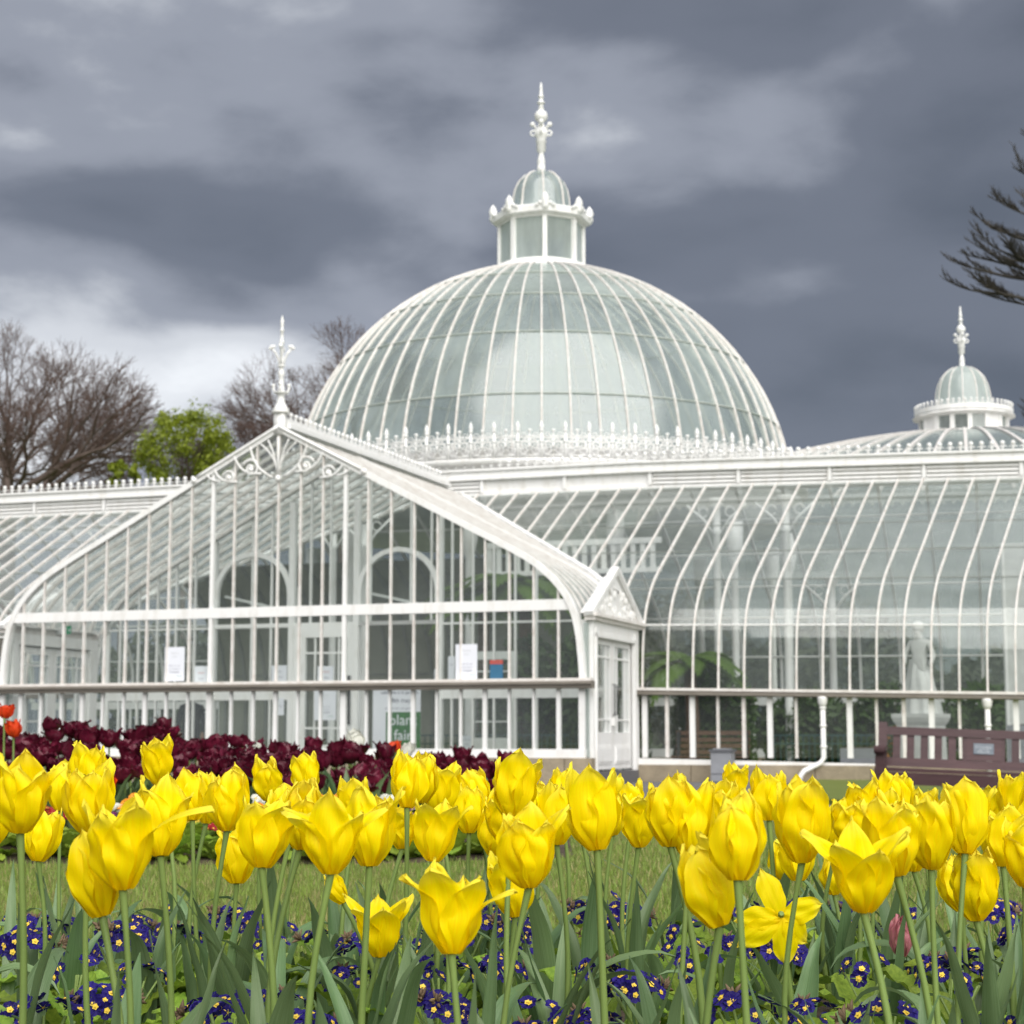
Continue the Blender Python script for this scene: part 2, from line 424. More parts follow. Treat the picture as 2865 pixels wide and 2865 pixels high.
mb = MB(); mb.add([(-1200,-400,-.03),(1200,-400,-.03),(1200,1800,-.03),(-1200,1800,-.03)], [(0,1,2,3)])
struct(mb.build('ground', M['grass']))
mb = MB(); mb.add([tuple(bl(-60,-26,-.004)), tuple(bl(70,-26,-.004)), tuple(bl(70,3.4,-.004)), tuple(bl(-60,3.4,-.004))], [(0,1,2,3)])
struct(mb.build('path', M['asphalt']))
# the near lawn: a low bank that falls away to the path
mb = MB()
xs = [-26 + i*.5 for i in range(105)]
nv = 60
def LP(u, v):
    x = -26 + 52*u; ye = lawn_edge(x); y = -5 + (ye + 5)*v
    return (x, y, lawn_z(x, y))
mb.grid(LP, 104, nv)
o = len(mb.v); vs = []; fs = []
for i in range(105):
    x = -26 + .5*i; ye = lawn_edge(x)
    vs += [(x, ye, lawn_z(x, ye)), (x, ye + .03, -.01)]
mb.add(vs, [(2*i, 2*i+2, 2*i+3, 2*i+1) for i in range(104)])
struct(mb.build('lawn', M['grass'], smooth=True))
# the lawn round the bench, raised a little above the path with a cut edge
pts = []
c0 = [bl(3.25, 2.9), bl(3.4, -3.6), bl(3.9, -5.6), bl(4.7, -6.8), bl(6.0, -7.9), bl(9, -9.6), bl(30, -9.8), bl(30, 2.9)]
def chaikin(P, n=2, keep=(0,)):
    for _ in range(n):
        Q = [P[0]]
        for a, b in zip(P[:-1], P[1:]): Q += [a*.75+b*.25, a*.25+b*.75]
        Q.append(P[-1]); P = Q
    return P
edge = chaikin(c0[:-1], 2) + [c0[-1]]
bm = bmesh.new()
top = [bm.verts.new((q.x, q.y, .055)) for q in edge]; bot = [bm.verts.new((q.x, q.y, -.01)) for q in edge]
bm.faces.new(top)
for i in range(len(edge)):
    j = (i+1) % len(edge); bm.faces.new((top[i], bot[i], bot[j], top[j]))
bmesh.ops.recalc_face_normals(bm, faces=bm.faces)
me = bpy.data.meshes.new('bench_lawn'); bm.to_mesh(me); bm.free(); me.materials.append(M['grass'])
struct(obj('bench_lawn', me))
# ---------------------------------------------------------------- the glasshouse
GH = empty('glasshouse', O, -PHI)
tag(GH, 'white Victorian glasshouse with curved roofs, tall ribbed glass dome and gabled entrance porch', 'glasshouse')
W = M['white']; CR = M['cream']
TW = 3.0                # front wall of the wings, behind the porch front
CX = -5.45; HW = 5.46   # axis and half width of the porch
PA = [0,.012,.035,.065,.13,.25,.42,.62,.92,1.38,1.85,5.46]
PZ = [1.69,1.92,2.14,2.40,2.71,2.99,3.23,3.43,3.66,3.92,4.165,6.06]
def prof_z(a):
    a = max(0, min(HW, a))
    for i in range(len(PA)-1):
        if a <= PA[i+1]: return PZ[i] + (PZ[i+1]-PZ[i])*(a-PA[i])/(PA[i+1]-PA[i])
# smooth, evenly spaced samples of the roof curve (a = distance in from the eaves)
def _cr(P, k=6):
    out_ = []
    for i in range(len(P)-1):
        p0 = P[max(0,i-1)]; p1 = P[i]; p2 = P[i+1]; p3 = P[min(len(P)-1,i+2)]
        for j in range(k):
            t = j/k
            out_.append(tuple(.5*((2*p1[c]) + (-p0[c]+p2[c])*t + (2*p0[c]-5*p1[c]+4*p2[c]-p3[c])*t*t + (-p0[c]+3*p1[c]-3*p2[c]+p3[c])*t**3) for c in (0,1)))
    out_.append(P[-1]); return out_
CURVE = _cr(list(zip(PA[:-1], PZ[:-1])), 4)[:-1]
CURVE = [c for c in CURVE] + [(1.85 + 3.61*i/8, 4.165 + 1.895*i/8) for i in range(9)]
def curve_from(a0, a1=HW):
    P = [(a0, prof_z(a0))] + [c for c in CURVE if a0+.02 < c[0] < a1-.02] + [(a1, prof_z(a1))]
    return P
def zdrop(s):            # the long gutter and ridge fall slightly to the right
    return -.020*max(0.0, s + 1.0)
RIB = [(-.021,-.015),(.021,-.015),(.021,.035),(.012,.055),(-.012,.055),(-.021,.035)]

# --- porch front ------------------------------------------------------
porch = MB()
P = curve_from(0)
fr = [(CX - HW + a, 0, z) for a, z in P] + [(CX + HW - a, 0, z) for a, z in reversed(P)][1:]
porch.sweep(fr, [(-.075,-.035),(.075,-.035),(.075,.06),(-.075,.06)], (0,1,0))       # white arched rim
porch_o = porch.build('porch_front', W, GH)
K = 13; BAY = 2*HW/26
def top_z(s): return prof_z(HW - abs(s - CX))
mb = MB(); mb.b(CX-HW+.22, CX+HW-.22, -.055, .03, 2.80, 2.975)
mb.build('cross_beam', W, porch_o)
mb = MB()
mb.b(CX-HW-.14, CX+HW+.16, -.16, .03, 1.655, 1.70); mb.build('sill', CR, porch_o)
mb = MB()
gs = [(-.17,-.035),(-.19,.02),(-.235,.035),(-.235,.07),(-.20,.085),(.01,.085),(.01,-.035)]
mb.add([(CX-HW-.16, y, 1.57+z) for y, z in gs] + [(CX+HW+.18, y, 1.57+z) for y, z in gs],
       [tuple(range(6,-1,-1)), tuple(range(7,14))] + [(i, (i+1)%7, 7+(i+1)%7, 7+i) for i in range(7)])
mb.build('gutter', M['gutter'], porch_o)
mb = MB(); mb.b(CX-HW-.02, CX+HW+.02, -.06, .06, .43, .57); mb.build('base_rail', W, porch_o)
def bar(name, s, z0, z1, w, d, m, par, t=0.0):
    b = MB(); b.b(s-w, s+w, t-d, t+.02, z0, z1); return b.build(name, m, par)
for k in range(-K, K+1):
    s = CX + k*BAY
    thick = abs(k) == 3
    w = .032 if thick else .0145
    tz = top_z(s) - .04
    if abs(k) < K:
        if tz > 3.0: bar('glazing_bar', s, 2.975, tz, w, .045, W if thick else CR, porch_o)
        bar('glazing_bar', s, 1.70, 2.80, w*1.08, .047, W if thick else CR, porch_o)
    wl = .05 if abs(k) in (3, 13) else (.034 if k % 3 == 0 else .02)
    bar('window_post', s if abs(k) < K else s - math.copysign(.03, k), .57, 1.57, wl, .05, W, porch_o)
def pane(par, name, m, vs, fs=None):
    b = MB(); b.add(vs, fs or [tuple(range(len(vs)))]); return b.build(name, m, par)
for k in range(-K, K):
    s0 = CX + k*BAY; s1 = s0 + BAY; g = .004 + .0015*rnd.random()
    za, zb = top_z(s0), top_z(s1)
    if k == -K or k == K-1:
        # end bays: the glass follows the curve
        sg = -1 if k < 0 else 1
        e = s1 if k < 0 else s0
        aa = [(CX + sg*(HW - a), z) for a, z in CURVE if 1.70 <= z and HW - a > abs(e - CX)]
        lo = [q for q in aa if q[1] < 2.8]; hi = [q for q in aa if q[1] > 2.98]
        v = [(e, g, 1.70)] + [(q[0], g, q[1]) for q in lo] + [(e, g, 2.80)]
        if len(v) > 3: pane(porch_o, 'window_pane', M['glass'], v)
        pane(porch_o, 'window_pane', M['glass'], [(s0,g,.57),(s1,g,.57),(s1,g,1.57),(s0,g,1.57)])
        continue
    pane(porch_o, 'window_pane', M['glass'], [(s0,g,2.97),(s1,g,2.97),(s1,g,zb-.02),(s0,g,za-.02)])
    pane(porch_o, 'window_pane', M['glass'], [(s0,g,1.70),(s1,g,1.70),(s1,g,2.81),(s0,g,2.81)])
    pane(porch_o, 'window_pane', M['glass'], [(s0,g,.57),(s1,g,.57),(s1,g,1.57),(s0,g,1.57)])
# sandstone plinth, block by block
x = CX - HW - .06
while x < CX + HW + .1:
    w = rnd.uniform(.85, 1.35); x1 = min(x + w, CX + HW + .16)
    b = MB(); b.b(x+.006, x1-.006, -.13 + rnd.uniform(-.006,.006), .1, -.02, .43 + rnd.uniform(-.004,.0)); b.build('stone', M['stone'], porch_o)
    x = x1 + .001
    if x1 >= CX + HW + .15: break
# scrollwork under the gable
def spiral(cx, cz, r0, turns, a0, d=1, n=22):
    return [(cx + r0*(1-.8*i/n)*math.cos(a0 + d*turns*2*math.pi*i/n), 0, cz + r0*(1-.8*i/n)*math.sin(a0 + d*turns*2*math.pi*i/n)) for i in range(n+1)]
mb = MB()
def arc(x0,z0,x1,z1,h,n=10):
    o_ = []
    for i in range(n+1):
        t = i/n; nx, nz = -(z1-z0), (x1-x0)
        l = math.hypot(nx,nz); o_.append((x0+(x1-x0)*t + nx/l*h*math.sin(math.pi*t), -.07, z0+(z1-z0)*t + nz/l*h*math.sin(math.pi*t)))
    return o_
def sh(pts): return [(CX + p[0], -.07, p[2]) for p in pts]
for sg in (-1, 1):
    def f(pts): return [(CX + sg*p[0], -.07, p[2]) for p in pts]
    mb.tube(f(arc(.10,5.20,.55,5.78,-.10)), .022, 5)
    mb.tube(f(arc(.0,5.28,.34,5.80,.06)), .016, 5)
    mb.tube(f(arc(.02,5.30,.2,5.86,.03)), .016, 5)
    mb.tube(f(spiral(.52,5.38,.17,1.4,.3)), .022, 5)
    mb.tube(f(arc(.32,5.28,.86,5.62,-.12)), .022, 5)
    mb.tube(f(spiral(.94,5.24,.13,1.3,.2)), .020, 5)
    mb.tube(f(arc(.78,5.16,1.25,5.42,-.10)), .020, 5)
    mb.tube(f(arc(1.1,5.18,1.42,5.36,-.05)), .018, 5)
    mb.ball((CX+sg*.52,-.07,5.36), .05, 8, 5); mb.ball((CX+sg*.94,-.07,5.23), .045, 8, 5)
    # proud outer moulding of the two top metres, rope like
    mb.tube([(CX + sg*h, -.085, 6.09 - h*.525) for h in [i*.12 for i in range(14)]], .032, 6)
    mb.ball((CX+sg*1.62,-.08,5.22), .06, 8, 5)
mb.ball((CX,-.07,5.18), .06, 8, 6); mb.box((CX,-.07,5.55), (.02,.02,.36))
mb.build('gable_scrollwork', W, porch_o, True)

# --- gable finial ------------------------------------------------------
fz = 6.33
mb = MB()
mb.b(CX-.09, CX+.09, -.09, .09, 5.95, fz)
k_ = .0022
pf = [(70,0),(72,10),(62,22),(66,30),(50,50),(34,80),(27,120),(25,145),(30,152),(58,160),(60,168),(22,172),(18,290),(24,300),(24,330),(17,340),(17,370),(28,374),(28,382),(16,388),(14,560),(20,566),(20,576),(13,582),(11,655),(17,660),(17,668),(10,674),(12,700),(14,745),(8,765),(1,790)]
mb.lathe([(r*k_, z*k_) for r, z in pf], (CX,0,fz), 14)
for q in range(4):
    c, s_ = math.cos(q*math.pi/2 + .35), math.sin(q*math.pi/2 + .35)
    pt = lambda r, z: (CX + c*r*k_, s_*r*k_, fz + z*k_)
    mb.tube([pt(20,162),pt(50,168),pt(62,190),pt(60,212)], .019, 6); mb.ball(pt(62,222), .033, 8, 5)
    mb.tube([pt(15,385),pt(22,430),pt(45,480),pt(72,515)], .020, 6)
    mb.ball(pt(78,530), .042, 8, 5); mb.ball(pt(62,536), .03, 8, 5); mb.ball(pt(92,520), .03, 8, 5)
mb.build('gable_finial', W, GH, True)

# --- porch roof ---------------------------------------------------------
proof = MB(); proof.b(CX-.07, CX+.07, .05, 8.3, 5.98, 6.07)
proof_o = proof.build('porch_roof', W, GH)
mb = MB(); mb.b(CX-.16, CX+.16, .08, 7.85, 6.07, 6.15); mb.b(CX-.11, CX+.11, .08, 7.85, 6.15, 6.24); mb.build('ridge_cornice', W, proof_o)
def crest_tooth(mb, p, ax, h=.17, w=.05):
    """a small fleur: knob on a stalk between two leaves"""
    p = Vector(p); ax = Vector(ax)
    mb.box(p + Vector((0,0,h*.3)), (w*.22, w*.22, h*.3))
    mb.ball(p + Vector((0,0,h*.72)), h*.26, 6, 4)
    for sg in (-1, 1):
        mb.tube([p + Vector((0,0,h*.1)), p + ax*(sg*w*.6) + Vector((0,0,h*.42)), p + ax*(sg*w*1.3) + Vector((0,0,h*.3))], h*.075, 4)
mb = MB(); y = .2
while y < 7.8:
    crest_tooth(mb, (CX, y, 6.24), (0,1,0)); y += .2
stuff(mb.build('ridge_cresting', W, proof_o, True))
ROOF_Z = [2.80, 3.67, 4.27, 4.87, 5.47]      # laps between the roof panes
ROOF_A = []
for zz in ROOF_Z:
    lo, hi = 0, HW
    for _ in range(40):
        mid = (lo+hi)/2
        if prof_z(mid) < zz: lo = mid
        else: hi = mid
    ROOF_A.append(lo)
for sg in (-1, 1):
    i = 0
    while True:
        t = .02 + i*.42
        a0 = max(.16, t - TW)
        if a0 > 5.2: break
        if i > 0:
            pts = [(CX + sg*(HW - a), t, z) for a, z in curve_from(a0, HW-.05)]
            b = MB(); b.sweep(pts, RIB if sg > 0 else [(x, y) for x, y in RIB], (0,-sg,0)); b.build('roof_rib', CR, proof_o)
        i += 1
    # valley gutter where porch and wing roofs meet
    pts = [(CX + sg*(HW - a), TW + a, z + .02) for a, z in curve_from(0, HW-.1)]
    b = MB(); b.tube(pts, .06, 6); b.build('valley_gutter', W, proof_o, True)
# panes of the porch roof: row by row strips between ribs
def roof_patch(fn, a0, a1, t0, t1, n=5):
    """fn(a, z, t) -> point"""
    vs = []; fs = []
    for j in range(n+1):
        a = a0 + (a1-a0)*j/n; z = smooth_z(a)
        vs += [fn(a, z, t0), fn(a, z, t1)]
    return vs, [(2*j, 2*j+1, 2*j+3, 2*j+2) for j in range(n)]
def smooth_z(a):
    for i in range(len(CURVE)-1):
        if CURVE[i][0] <= a <= CURVE[i+1][0]:
            d = CURVE[i+1][0]-CURVE[i][0]
            return CURVE[i][1] + (CURVE[i+1][1]-CURVE[i][1])*((a-CURVE[i][0])/d if d > 1e-9 else 0)
    return prof_z(a)
rows = [0.0] + ROOF_A + [HW - .04]
far = MB()
for sg in (-1, 1):
    for i in range(20):
        t0 = .02 + i*.42; t1 = t0 + .42
        for r in range(len(rows)-1):
            a0, a1 = rows[r], rows[r+1]
            lim = max(.16, t0 + .21 - TW)
            if a1 <= lim + .05: continue
            a0 = max(a0, lim)
            vs, fs = roof_patch(lambda a, z, t: (CX + sg*(HW - a), t, z), a0, a1, t0, t1)
            if sg > 0 and t0 < 3.1: pane(proof_o, 'roof_pane', M['glass_roof'], vs, fs)
            else: far.add(vs, fs)
stuff(far.build('roof_glazing', M['glass_roof'], proof_o, True))

# --- wings -----------------------------------------------------------------
wing = empty('wing_roof', (0,0,0), 0, GH)
mb = MB()
S_L, S_R = -19.6, 9.6
mb.b(S_L, S_R, TW+HW-.06, TW+HW+.06, 5.86, 5.98)
wing_o = mb.build('wing_roof', W, GH); KIDS[GH.name].remove(wing); bpy.data.objects.remove(wing)
def fan(sb, a): return sb*(1 + .075*min(1, a/5.2)) if sb > 0 else sb
def wpt(sb, a, z, back=False):
    t = TW + (a if not back else 2*HW - a)
    return (fan(sb, a), t, z + zdrop(sb)*(1 if not back else 1) - .06*(1 - min(1, a/4)))
A_TOP = 5.17
WBAY = .452
def valley_a(s):
    return max(0.0, HW - abs(s - CX)) if abs(s - CX) < HW else 0.0
sbs = [.18 + i*WBAY for i in range(21)]
sbl = [-11.08 - i*WBAY for i in range(19)]
sbm = [.18 - (i+1)*WBAY for i in range(24)]
allribs = sorted(sbs + sbl + sbm)
for sb in allribs:
    va = valley_a(sb)
    if va < A_TOP - .1:
        pts = [wpt(sb, a, z) for a, z in curve_from(va, A_TOP)]
        b = MB(); b.sweep(pts, [(x*.8, y*.85) for x, y in RIB], (1,0,0)); b.build('roof_rib', CR, wing_o)
for sb in allribs[::2]:
    pts = [wpt(sb, a, z, True) for a, z in curve_from(0, A_TOP)]
    b = MB(); b.sweep(pts, [(-.03,-.03),(.03,-.03),(.03,.03),(-.03,.03)], (-1,0,0)); b.build('rear_rib', W, wing_o)
wrows = [0.0] + ROOF_A + [A_TOP]
far = MB()
for i in range(len(allribs)-1):
    s0, s1 = allribs[i], allribs[i+1]
    sm = (s0+s1)/2; va = valley_a(sm)
    for r in range(len(wrows)-1):
        a0, a1 = wrows[r], wrows[r+1]
        if a1 <= va + .05: continue
        a0 = max(a0, va)
        off = .004*(r % 2)
        vs, fs = [], []
        for j in range(6):
            a = a0 + (a1-a0)*j/5; z = smooth_z(a)
            q0 = wpt(s0, a, z); q1 = wpt(s1, a, z)
            vs += [(q0[0], q0[1]-off, q0[2]), (q1[0], q1[1]-off, q1[2])]
        fs = [(2*j, 2*j+1, 2*j+3, 2*j+2) for j in range(5)]
        if -17.3 < sm < 7.2: pane(wing_o, 'roof_pane', M['glass'] if r == 0 else M['glass_roof'], vs, fs)
        else: far.add(vs, fs)
    # rear slope, seen through the front glass
    vs = []
    cc = [(a0, smooth_z(a0)) for a0 in [0,.1,.3,.7,1.3,2,3,4,A_TOP]]
    for a, z in cc: vs += [wpt(s0, a, z, True), wpt(s1, a, z, True)]
    far.add(vs, [(2*j+1, 2*j, 2*j+2, 2*j+3) for j in range(len(cc)-1)])
stuff(far.build('rear_roof_glazing', M['glass_roof'], wing_o, True))
for a, zz in zip(ROOF_A, ROOF_Z):
    m_ = W if zz < 3 else M['lap']
    for lo, hi in ((S_L, CX - HW + a), (CX + HW - a + .05, S_R)):
        n = 14
        pts = [wpt(lo + (hi-lo)*i/n, a, smooth_z(a)) for i in range(n+1)]
        b = MB(); b.tube(pts, .013 if zz > 3 else .016, 5); b.build('glazing_lap', m_, wing_o)
    pts = [wpt(S_L, a, smooth_z(a), True), wpt(S_R, a, smooth_z(a), True)]
    b = MB(); b.tube(pts, .025, 5); b.build('rear_purlin', W, wing_o)
# ridge ventilator: louvred fascia, cornice and cresting
TF = TW + A_TOP + .03
def lin_strip(mb, t0, t1, z0, z1, lo=S_L, hi=S_R, n=16):
    vs = []; fs = []
    for i in range(n+1):
        s = lo + (hi-lo)*i/n; d = zdrop(s)
        vs += [(s,t0,z0+d),(s,t1,z0+d),(s,t1,z1+d),(s,t0,z1+d)]
    for i in range(n):
        a, b_ = 4*i, 4*i+4
        for q in range(4):
            q2 = (q+1) % 4; fs.append((a+q, b_+q, b_+q2, a+q2))
    fs += [(3,2,1,0), tuple(4*n+q for q in range(4))]
    mb.add(vs, fs)
mb = MB(); lin_strip(mb, TF, 2*(TW+HW)-TF, 5.885, 5.96); lin_strip(mb, TF+.05, 2*(TW+HW)-TF-.05, 5.96, 6.24)
vent = mb.build('ridge_ventilator', W, GH)
mb = MB(); lin_strip(mb, TF-.07, 2*(TW+HW)-TF+.07, 6.24, 6.30); lin_strip(mb, TF-.03, 2*(TW+HW)-TF+.03, 6.30, 6.43); lin_strip(mb, TF-.09, 2*(TW+HW)-TF+.09, 6.43, 6.475)
mb.build('ventilator_cornice', W, vent)
s = S_L; PB = 1.86
while s < S_R - .2:
    s1 = min(s + PB, S_R)
    b = MB(); d = zdrop(s); b.b(s-.035, s+.035, TF-.022, TF+.06, 5.962+d, 6.238+d); b.build('ventilator_post', W, vent)
    blank = CX + HW*.02 - .5 < s < -2.0
    for q in range(3 if not blank else 0):
        z0 = 5.985 + q*.085
        vs = []
        for ss in (s+.06, s1-.06):
            d = zdrop(ss); vs += [(ss,TF-.012,z0+d),(ss,TF+.05,z0+.058+d),(ss,TF+.05,z0+.072+d),(ss,TF-.012,z0+.014+d)]
        b = MB(); b.add(vs, [(0,1,2,3),(7,6,5,4),(0,4,5,1),(1,5,6,2),(2,6,7,3),(3,7,4,0)]); b.build('louvre_slat', W, vent)
    s = s1
mb = MB(); s = S_L + .1
while s < S_R:
    crest_tooth(mb, (s, TF-.02, 6.475 + zdrop(s)), (1,0,0), .19, .062); s += .2
stuff(mb.build('ridge_cresting', W, vent, True))

# lower walls of the wings
def wing_wall(lo, hi, posts, name):
    mb = MB(); lin_strip(mb, TW-.05, TW+.05, .29, .42, lo, hi)
    wall = mb.build(name, W, GH)
    mb = MB(); lin_strip(mb, TW-.17, TW+.03, 1.60, 1.645, lo, hi); mb.build('sill', CR, wall)
    mb = MB(); lin_strip(mb, TW-.15, TW+.03, 1.515, 1.60, lo, hi); lin_strip(mb, TW-.19, TW-.13, 1.53, 1.56, lo, hi); mb.build('gutter', M['gutter'], wall)
    posts = sorted(posts)
    for s, w in posts:
        d = zdrop(s); b = MB(); b.b(s-w, s+w, TW-.04, TW+.03, .41, 1.52+d); b.build('window_post', W if w > .03 else CR, wall)
    for (a, _), (b_, _) in zip(posts[:-1], posts[1:]):
        pane(wall, 'window_pane', M['glass'], [(a,TW+.006,.41),(b_,TW+.006,.41),(b_,TW+.006,1.51+zdrop(b_)),(a,TW+.006,1.51+zdrop(a))])
    x = lo
    while x < hi - .05:
        x1 = min(hi, x + rnd.uniform(.8, 1.3))
        b = MB(); b.b(x+.006, x1-.006, TW-.11+rnd.uniform(-.006,.006), TW+.06, -.05, .288); b.build('stone', M['stone'], wall)
        x = x1
    return wall
posts = [(.22,.045)] + [(.62 + i*.452, .045 if i % 3 == 1 else (.03 if i % 3 == 0 else .022)) for i in range(20)]
wallR = wing_wall(.12, S_R, posts, 'wing_wall')
postsL = [(-11.08 - i*.452, .045 if i % 3 == 0 else .022) for i in range(19)]
wallL = wing_wall(S_L, -10.98, postsL, 'wing_wall')
# rear wall and end walls so that the house is closed
mb = MB(); mb.b(S_L, S_R, TW+2*HW-.03, TW+2*HW+.03, .3, .5); mb.b(S_L, S_R, TW+2*HW-.04, TW+2*HW+.04, 1.5, 1.69)
rw = mb.build('rear_wall', W, GH)
for i in range(34):
    s = S_L + .4 + i*.87; b = MB(); b.b(s-.03, s+.03, TW+2*HW-.02, TW+2*HW+.02, .5, 1.5); b.build('window_post', W, rw)
b = MB(); b.add([(S_L,TW+2*HW,.5),(S_R,TW+2*HW,.5),(S_R,TW+2*HW,1.5),(S_L,TW+2*HW,1.5)], [(0,1,2,3)]); stuff(b.build('rear_glazing', M['glass'], rw))
b = MB(); b.b(S_L, S_R, TW+2*HW-.08, TW+2*HW+.08, -.05, .3); b.build('plinth', M['stone'], rw)
for s, nm in ((S_R, 1), (S_L, -1)):
    b = MB(); pts = [(s, TW + a, z + zdrop(s)) for a, z in curve_from(0, HW)] + [(s, TW + 2*HW - a, z + zdrop(s)) for a, z in reversed(curve_from(0, HW))]
    b.tube(pts, .07, 4); e_ = b.build('end_frame', W, GH)
    for i in range(1, 20):
        t = TW + i*.546; b = MB(); b.b(s-.02, s+.02, t-.018, t+.018, .3, prof_z(HW - abs(t - TW - HW)) + zdrop(s)); b.build('glazing_bar', CR, e_)
    b = MB(); b.b(s-.05, s+.05, TW, TW+2*HW, -.05, .4); b.build('plinth', M['stone'], e_)
    q = [(s, TW, .4)] + [(p[0], p[1], p[2]) for p in pts] + [(s, TW+2*HW, .4)]
    stuff(pane(e_, 'end_glazing', M['glass'], q))
b = MB(); b.b(S_L+.06, S_R-.06, TW+.07, TW+2*HW-.1, -.02, .02); b.b(CX-HW+.1, CX+HW-.1, .12, TW+.05, -.02, .018); b.build('floor', M['floor_in'], GH)
# --- side doors of the porch ------------------------------------------------
def side_door(sg, s):
    """double door under a carved gablet in the side of the porch; sg=+1 opens to the right"""
    X = lambda d: s + sg*d                       # d = outwards
    def bb(mb, d0, d1, t0, t1, z0, z1): mb.b(min(X(d0),X(d1)), max(X(d0),X(d1)), t0, t1, z0, z1)
    T0, T1 = .16, 2.98; ZT = 2.64
    fm = MB()
    bb(fm, -.10, .10, T0, T0+.16, .0, ZT); bb(fm, -.10, .10, T1-.26, T1, -.02, ZT); bb(fm, -.10, .10, T0+.16, T1-.26, ZT-.20, ZT)
    bb(fm, .06, .13, T0+.10, T0+.16, .2, ZT-.1); bb(fm, .06, .13, T1-.32, T1-.26, .2, ZT-.1); bb(fm, .06, .13, T0+.10, T1-.26, ZT-.26, ZT-.20)
    door = fm.build('side_door', W, GH)
    mid = (T0+T1)/2
    b = MB(); bb(b, -.02, .16, T0-.10, T1+.12, ZT, ZT+.06); bb(b, -.02, .21, T0-.14, T1+.16, ZT+.06, ZT+.115); b.build('door_cornice', CR, door)
    # pediment
    zb, za = ZT+.12, ZT+.95
    b = MB()
    tri = [(T0-.02, zb), (T1+.04, zb), (mid, za-.12)]
    b.add([(X(-.12), t, z) for t, z in tri] + [(X(.09), t, z) for t, z in tri], [(0,1,2),(5,4,3),(0,3,4,1),(1,4,5,2),(2,5,3,0)])
    b.build('pediment', W, door)
    for a, e in (((T0-.16, zb-.01), (mid, za)), ((T1+.18, zb-.01), (mid, za))):
        b = MB(); A = Vector((X(.08), a[0], a[1])); B = Vector((X(.08), e[0], e[1])); d = (B-A); l = d.length; d.normalize()
        n = Vector((1,0,0)).cross(d).normalized()
        b.box((A+B)/2, (.07, l/2+.02, .035), (Vector((1,0,0)), d, n)); b.box((A+B)/2 + n*(-.06 if n.z > 0 else .06), (.055, l/2-.03, .022), (Vector((1,0,0)), d, n))
        b.build('raking_cornice', W, door)
    # carved foliage
    b = MB(); rr = random.Random(5)
    for i in range(60):
        t = rr.uniform(T0+.25, T1-.25); zt = zb + (za-.2-zb)*(1-abs(t-mid)/((T1-T0)/2)); 
        if zt < zb+.08: continue
        z = rr.uniform(zb+.05, zt-.02)
        b.ball((X(.10), t, z), rr.uniform(.025,.05), 6, 4, (.6, .7, 1.5))
        if i % 3 == 0: b.tube([(X(.11), t, z-.06), (X(.12), t+rr.uniform(-.12,.12), z), (X(.10), t+rr.uniform(-.1,.1), z+.08)], .016, 4)
    stuff(b.build('carving', W, door, True))
    # two leaves
    a0, a1 = T0+.17, T1-.27; L = (a1-a0)/2
    for i in range(2):
        t0 = a0 + i*L + .006; t1 = t0 + L - .012; zs = .235
        lf = MB()
        st = .13
        bb(lf, -.035, .035, t0, t0+st, zs, 2.40); bb(lf, -.035, .035, t1-st, t1, zs, 2.40)
        bb(lf, -.035, .035, t0+st, t1-st, 2.28, 2.40); bb(lf, -.035, .035, t0+st, t1-st, zs, .84)
        leaf = lf.build('door_leaf', W, door)
        w = t1 - t0 - 2*st
        for z in (1.05, 2.08):
            b = MB(); bb(b, -.022, .022, t0+st, t1-st, z-.016, z+.016); b.build('door_muntin', W, leaf)
        for q in (.22, .78):
            b = MB(); tt = t0+st+w*q; bb(b, -.025, .025, tt-.014, tt+.014, .84, 2.28); b.build('door_muntin', W, leaf)
        b = MB(); bb(b, .035, .05, t0+st*.8, t1-st*.8, .32, .62); bb(b, .05, .062, t0+st*1.1, t1-st*1.1, .36, .58); b.build('door_panel', W, leaf)
        pane(leaf, 'door_pane', M['glass'], [(X(0),t0+st,.84),(X(0),t1-st,.84),(X(0),t1-st,2.28),(X(0),t0+st,2.28)])
    b = MB(); tm = (a0+a1)/2
    for dt in (-.075, .075): b.tube([(X(.05),tm+dt,1.12),(X(.09),tm+dt,1.14),(X(.09),tm+dt,1.62),(X(.05),tm+dt,1.64)], .011, 6)
    b.build('door_handle', M['dark'], door)
    b = MB(); bb(b, .02, .09, tm-.07, tm+.04, .95, 1.08); b.build('lock_box', W, door)
    b = MB(); bb(b, -.1, .16, T0+.12, T1-.27, 0, .2); b.build('step', M['asphalt'], door)
    # narrow fixed light between corner post and door
    b = MB(); bb(b, -.03, .03, .06, T0, .45, 2.6); b.build('side_panel', M['glass_lantern'], door)
    return door
side_door(1, .02)
side_door(-1, CX-HW-.02+.03)
# --- glazed partition at the back of the porch --------------------------------
par = MB()
for zz, h in ((2.80, .07), (1.60, .075), (.34, .08)):
    pass
P = curve_from(.1)
fr = [(CX - HW + a, TW+.06, z-.02) for a, z in P] + [(CX + HW - a, TW+.06, z-.02) for a, z in reversed(P)][1:]
par.sweep(fr, [(-.05,-.05),(.05,-.05),(.05,.02),(-.05,.02)], (0,1,0))
part_o = par.build('porch_partition', W, GH)
TP = TW + .06
def pb(name, s0, s1, z0, z1, m=W, d=.035):
    b = MB(); b.b(s0, s1, TP-d, TP+d, z0, z1); return b.build(name, m, part_o)
D0, D1, A2 = -6.66, -5.33, -3.66
for lo, hi in ((CX-HW+.3, D0-.04), (A2+.04, CX+HW-.3)):
    pb('transom', lo, hi, 1.46, 1.64); pb('base_rail', lo, hi, .32, .46)
    pb('cross_rail', lo, hi, 2.815, 2.85, W, .02)
for s in (D0, D1, A2, -8.32): pb('post', s-.055, s+.055, .02, min(prof_z(HW-abs(s-CX))-.05, 5.2), W, .06)
n = 0
